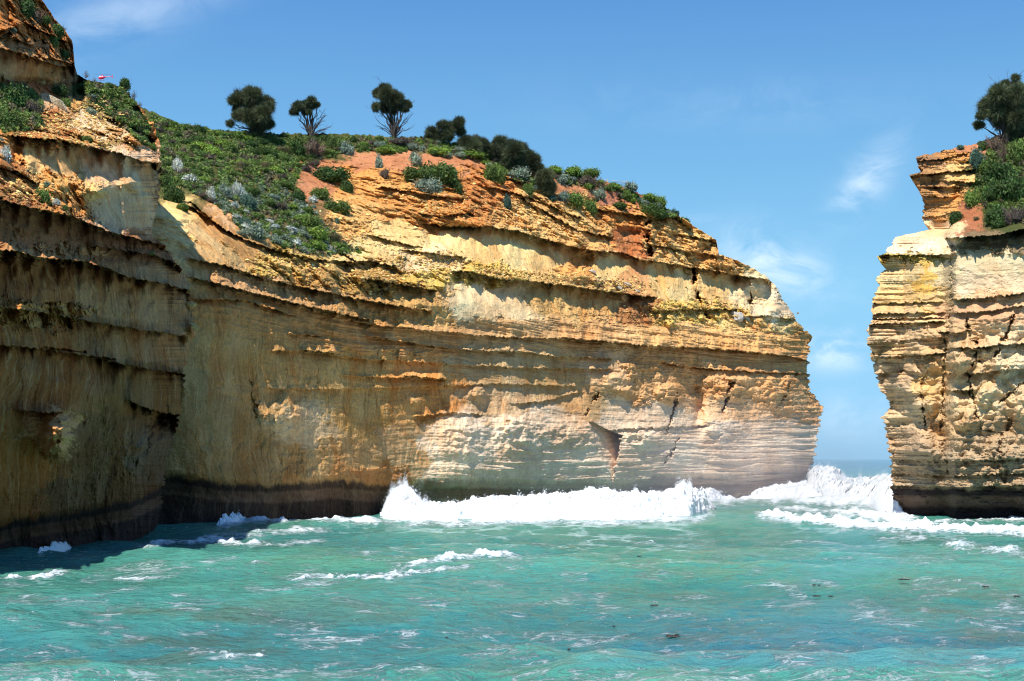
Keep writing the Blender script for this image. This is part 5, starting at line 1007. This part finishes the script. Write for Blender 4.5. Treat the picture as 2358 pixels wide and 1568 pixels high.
def box(c, s_):
    c = np.array(c, float); s_ = np.array(s_, float)/2
    V = np.array([[x, y, z] for x in (-1, 1) for y in (-1, 1) for z in (-1, 1)])*s_+c
    return V, np.array([[0, 1, 3, 2], [4, 6, 7, 5], [0, 4, 5, 1], [2, 3, 7, 6], [0, 2, 6, 4], [1, 5, 7, 3]])
def join(parts):
    Vs, Fs, b = [], [], 0
    for V, Fq in parts: Vs.append(V); Fs.append(Fq+b); b += len(V)
    return np.concatenate(Vs), np.concatenate(Fs)
def plain(name, col, rough=.5, metal=0.0, **kw):
    k = NT(name); P = k.n('ShaderNodeTexCoord').outputs['Object']
    n_ = k.noise(P, 5, 3); k.bsdf(**{'Base Color': k.mix(k.math('MULTIPLY', n_, .5), (*col, 1), (*[c*.75 for c in col], 1)), 'Roughness': rough, 'Metallic': metal, **kw}); return k.m
# railing
a = np.array(W(1384, 414, 184.0)); b = np.array(W(1452, 419.5, 183.0)); root = empty('railing', tuple(a)); b = b-a; L_ = np.linalg.norm(b); u = b/L_
GAL = plain('galvanised_steel', (.30, .32, .34), .45, .6); TIM = plain('weathered_timber', (.42, .38, .32), .8)
def bar(p, q, rad): return tubes([(np.stack([p, (p+q)/2, q]), [rad]*3)], 5)
mesh_np('rail', *bar(b*0, b, .03), GAL, root); mesh_np('rail', *bar(np.array([0, 0, -.85]), b+np.array([0, 0, -.85]), .025), GAL, root)
for t in (.2, .87):
    p = b*t; V, Fq = box(p+np.array([0, 0, -.45]), (.16, .16, 1.15)); mesh_np('post', V, Fq, TIM, root, smooth=False)
for i in range(30):
    p = b*((i+.5)/30); mesh_np('baluster', *bar(p, p+np.array([0, 0, -.85]), .010), GAL, root)
tag(root, 'thin metal railing on the skyline of the right-hand brow', 'railing')
# helicopter, nose to the left
HD = 857.0; s_ = HD/F; org = np.array(W(234.5, 179, HD)); root = empty('helicopter', tuple(org))
RED_P = plain('red_paint', (.75, .02, .05), .3); GLS = plain('cockpit_glass', (.75, .80, .85), .1); DKM = plain('rotor_black', (.03, .03, .035), .5)
def lathe_x(prof, mat, name, par, off=(0, 0, 0), sides=18, yz=1.0):
    t = np.linspace(0, 2*math.pi, sides, endpoint=False); x = np.array([p[0] for p in prof])[:, None]+0*t; rr = np.array([p[1] for p in prof])[:, None]; zo = np.array([p[2] if len(p) > 2 else 0 for p in prof])[:, None]
    V = np.stack([x, rr*np.cos(t)*yz, rr*np.sin(t)+zo], -1); m_ = len(prof); i = np.arange(m_*sides).reshape(m_, sides)
    Fq = np.stack([i[:-1], np.roll(i, -1, 1)[:-1], np.roll(i, -1, 1)[1:], i[1:]], -1).reshape(-1, 4)
    return mesh_np(name, V.reshape(-1, 3)+np.array(off), Fq, mat, par)
body = lathe_x([(-2.2, .02, -.35), (-2.1, .35, -.32), (-1.6, .72, -.2), (-.8, .95, 0), (.2, 1.0, .05), (1.0, .85, .1), (1.7, .5, .25), (2.3, .24, .4), (4.5, .17, .5), (6.4, .11, .55), (6.6, .01, .55)], RED_P, 'body', root, yz=.8)
lathe_x([(-1.95, .02, .25), (-1.5, .42, .3), (-.9, .58, .38), (-.35, .5, .45), (-.25, .02, .45)], GLS, 'windscreen', root, (0, 0, .12), yz=1.25); lathe_x([(.15, .02, .4), (.25, .42, .42), (.8, .45, .42), (.95, .02, .42)], GLS, 'side_window', root, (0, 0, .05), yz=1.75)
V, Fq = join([box((6.3, 0, 1.05), (.45, .06, 1.1)), box((6.35, 0, .1), (.35, .06, .7)), box((5.6, 0, .55), (.5, 1.4, .05))]); mesh_np('tail_fin', V, Fq, RED_P, root, smooth=False)
V, Fq = join([box((.1, 0, 1.15), (.7, .35, .9)), box((.1, 0, 1.75), (.22, .2, .5))]); mesh_np('rotor_mast', V, Fq, RED_P, root, smooth=False)
for d in (-1, 1):
    V, Fq = box((.1+d*2.6, d*.4, 2.0-.05*d), (5.0, .22, .06)); mesh_np('rotor_blade', V, Fq, DKM, root, smooth=False)
V, Fq = box((6.45, .15, .75), (.10, .04, 1.3)); mesh_np('tail_rotor', V, Fq, DKM, root, smooth=False)
for d in (-1, 1):
    V, Fq = join([tubes([(np.array([[-2.0, d*.95, -1.35], [-1.7, d*.95, -1.5], [1.3, d*.95, -1.5]]), [.05]*3)], 5), tubes([(np.array([[-1.0, d*.5, -.7], [-1.0, d*.8, -1.1], [-1.0, d*.95, -1.5]]), [.05]*3)], 5), tubes([(np.array([[.7, d*.5, -.7], [.7, d*.8, -1.1], [.7, d*.95, -1.5]]), [.05]*3)], 5)]); mesh_np('skid', V, Fq, RED_P, root)
tag(root, 'small red helicopter flying left above the hill thicket', 'helicopter')
# floating weed
WEED = plain('brown_kelp', (.05, .035, .02), .35)
SW = [(2078.6, 1336, 30), (1879, 1349, 18), (1879, 1374, 24), (1731, 1383, 36), (1918, 1540, 24), (2266, 1352, 16), (1551, 1467.5, 40), (1679, 1480, 14), (1696, 1488, 20), (1775, 1501, 26), (2337, 1375, 18), (1911, 1375, 12), (1758, 1387, 14), (1848, 1304, 9), (1789, 1383, 9), (1414, 1444, 10), (1028, 1471, 9), (1311, 1498, 10), (1468, 1412, 12), (1471, 1283, 10), (1507, 1396, 22)]
SWL = ['largest dark strand of kelp, lower centre right', 'kelp scrap']
pos = ['right, just below the foam', 'centre right, upper of a close pair', 'centre right, lower of a close pair', 'long strand in mid water, centre right', 'clump riding the nearest swell', 'small piece near the right edge', 'largest strand, lower middle', 'thin strand right of the largest', 'second thin strand right of the largest', 'long thin strand near the bottom', 'piece at the right edge', 'tiny piece right of the close pair', 'tiny piece beside the long mid-water strand', 'tiny piece far out, centre right', 'tiny piece beyond the long mid-water strand', 'tiny piece left of the largest strand', 'tiny piece at lower left of centre', 'tiny piece near the bottom centre', 'small piece left of the long mid-water strand', 'farthest tiny piece, middle of the water', 'curled piece left of the long mid-water strand']
for i, ((x, y, wd_), ps) in enumerate(zip(SW, pos)):
    Y = seaY(y); r = np.random.default_rng(i); R_ = wd_*.42/F*Y; sg = []
    # water height there
    ii = np.argmin(np.abs(rows-Y)); jj = np.argmin(np.abs(ang-(x-CX)/F)); zh = H[max(ii-3, 0):ii+4, max(jj-3, 0):jj+4].max()
    Yw = (CH-zh)*F/(y-HY)
    for j in range(3+int(wd_/6)):
        a0 = (r.random()-.5)*R_; p = np.array([a0, r.normal()*R_*.5, .01]); d = np.array([r.choice([-1, 1])*1.0, r.normal()*.5, 0]); q = [p]
        for t in range(5): d = d+np.array([0, r.normal()*.5, r.normal()*.06]); d /= np.linalg.norm(d); q.append(q[-1]+d*R_*.28*np.array([1, 1, .4]))
        q = np.stack(q); q[:, 0] = np.clip(q[:, 0], -R_, R_); sg.append((q, np.array([.012, .022, .026, .022, .016, .006])))
    V, Fq = tubes(sg, 4); o = mesh_np('seaweed', V, Fq, WEED); o.location = ((x-CX)/F*Yw, Yw, zh+.03); tag(o, 'dark floating kelp, '+ps, 'seaweed')
# ---------------------------------------------------------------- light, sky, camera
SUN_AZ = math.atan2(-.38, -.925); SUN_EL = math.radians(55)
w = bpy.data.worlds.new('World'); SC.world = w; w.use_nodes = True
nt = w.node_tree; nt.nodes.clear()
class WN(NT):
    def __init__(s, t): s.t = t
k = WN(nt)
sky = k.n('ShaderNodeTexSky'); sky.sky_type = 'NISHITA'; sky.sun_disc = False
sky.sun_elevation = SUN_EL; sky.sun_rotation = SUN_AZ; sky.air_density = 1.0; sky.dust_density = 0.0; sky.ozone_density = 4.5; sky.altitude = 10
tc = k.n('ShaderNodeTexCoord').outputs['Generated']
sep = k.n('ShaderNodeSeparateXYZ', Vector=tc)
tx = k.math('DIVIDE', sep.outputs[0], k.math('MAXIMUM', sep.outputs[1], .05)); tz = k.math('DIVIDE', sep.outputs[2], k.math('MAXIMUM', sep.outputs[1], .05))
cl = None
nz = k.noise(k.vadd(k.vmul(tc, (17, 17, 30)), (2, 0, 4)), 1.0, 8, .6, .6)
for (cx_, cy_, rx, ry, a, sk_) in [(1790, 610, 110, 62, .8, .3), (1995, 415, 75, 62, .6, -.9), (1925, 805, 80, 40, .95, 0), (270, 40, 230, 60, .34, -.3), (1960, 960, 90, 50, .35, 0), (1500, 505, 200, 14, .16, 0), (1700, 240, 500, 60, .08, 0)]:
    u = k.math('SUBTRACT', tx, (cx_-CX)/F); v_ = k.math('SUBTRACT', tz, (HY-cy_)/F)
    v2 = k.math('ADD', v_, k.math('MULTIPLY', u, sk_))
    d = k.math('ADD', k.math('POWER', k.math('ABSOLUTE', k.math('DIVIDE', u, rx/F)), 2.0), k.math('POWER', k.math('ABSOLUTE', k.math('DIVIDE', v2, ry/F)), 2.0))
    g = k.math('MULTIPLY', k.math('POWER', 2.718, k.math('MULTIPLY', d, -1.0)), a)
    cl = g if cl is None else k.math('MAXIMUM', cl, g)
front = k.ramp(sep.outputs[1], .2, .4)
m = k.math('MULTIPLY', k.math('MULTIPLY', k.ramp(nz, .32, .64), cl), front)
hsv = k.n('ShaderNodeHueSaturation', Saturation=1.22, Color=sky.outputs[0])
rp = k.t.nodes.new('ShaderNodeValToRGB'); k.put(rp.inputs[0], k.math('MULTIPLY', sep.outputs[2], 2.5))
e = rp.color_ramp.elements; e[0].position = 0.0; e[0].color = (1.65, 3.2, 4.6, 1); e[1].position = 1.0; e[1].color = (.37, 1.12, 2.9, 1)
for ps_, cc_ in ((.30, (1.4, 3.05, 4.5, 1)), (.52, (.93, 2.32, 3.95, 1)), (.78, (.55, 1.55, 3.35, 1))):
    q_ = e.new(ps_); q_.color = cc_
skyc = k.mix(k.ramp(sep.outputs[2], .62, .38), hsv.outputs[0], rp.outputs[0])
c = k.mix(m, skyc, (4.5, 5.25, 6.0, 1))
bg = k.n('ShaderNodeBackground', Color=c, Strength=.12)
wo = k.n('ShaderNodeOutputWorld'); nt.links.new(bg.outputs[0], wo.inputs[0])
L = bpy.data.lights.new('sun', 'SUN'); L.energy = 3.7; L.angle = math.radians(.53); L.color = (1, .955, .88)
lo = bpy.data.objects.new('sun', L); COL.objects.link(lo)
sd = (math.sin(SUN_AZ)*math.cos(SUN_EL), math.cos(SUN_AZ)*math.cos(SUN_EL), math.sin(SUN_EL))
from mathutils import Vector
lo.rotation_euler = Vector(sd).to_track_quat('Z', 'Y').to_euler(); lo.location = (0, 0, 200)
cam = bpy.data.cameras.new('camera'); co = bpy.data.objects.new('camera', cam); COL.objects.link(co); SC.camera = co
co.location = (0, 0, CH); co.rotation_euler = (math.pi/2, 0, 0)
cam.sensor_width = 36; cam.lens = 36*F/2357.0; cam.shift_y = (HY-784)/2357.0; cam.clip_end = 60000; cam.clip_start = .5
SC.render.resolution_x = 1024; SC.render.resolution_y = 681
SC.view_settings.view_transform = 'Standard'; SC.view_settings.look = 'None'; SC.view_settings.exposure = 0.84; SC.view_settings.gamma = 1
SC.cycles.max_bounces = 6; SC.cycles.diffuse_bounces = 3; SC.cycles.transparent_max_bounces = 8

# drifting spray at the foot of the sunlit end of the main cliff
hz = bpy.data.materials.new('spray_mist'); hz.use_nodes = True; t = hz.node_tree; t.nodes.clear()
k = WN(t)
oc = k.n('ShaderNodeTexCoord').outputs['Object']
ln = t.nodes.new('ShaderNodeVectorMath'); ln.operation = 'LENGTH'; k.put(ln.inputs[0], oc)
fall = k.ramp(ln.outputs['Value'], 1.0, .1)
nn = k.ramp(k.noise(k.vmul(oc, (3, 3, 1.5)), 1.0, 3), .3, .7)
pv = k.n('ShaderNodeVolumePrincipled', Color=(.93, .95, 1, 1), Density=k.math('MULTIPLY', fall, k.math('MULTIPLY_ADD', nn, .017, .010)), Anisotropy=.3)
t.links.new(pv.outputs[0], t.nodes.new('ShaderNodeOutputMaterial').inputs['Volume'])
import bmesh
bm = bmesh.new(); bmesh.ops.create_icosphere(bm, subdivisions=3, radius=1.0); me = bpy.data.meshes.new('mist'); bm.to_mesh(me); bm.free(); me.materials.append(hz)
o = bpy.data.objects.new('spray_mist', me); COL.objects.link(o); o.location = (26, 153, -1); o.scale = (40, 32, 15); o.rotation_euler = (0, 0, math.radians(48))
tag(o, 'thin mist of spray hanging in front of the far end of the main cliff', None, None, 'stuff')
SC.cycles.volume_bounces = 0; SC.cycles.volume_step_rate = 3; SC.cycles.volume_max_steps = 64
SC.cycles.filter_width = 1.1
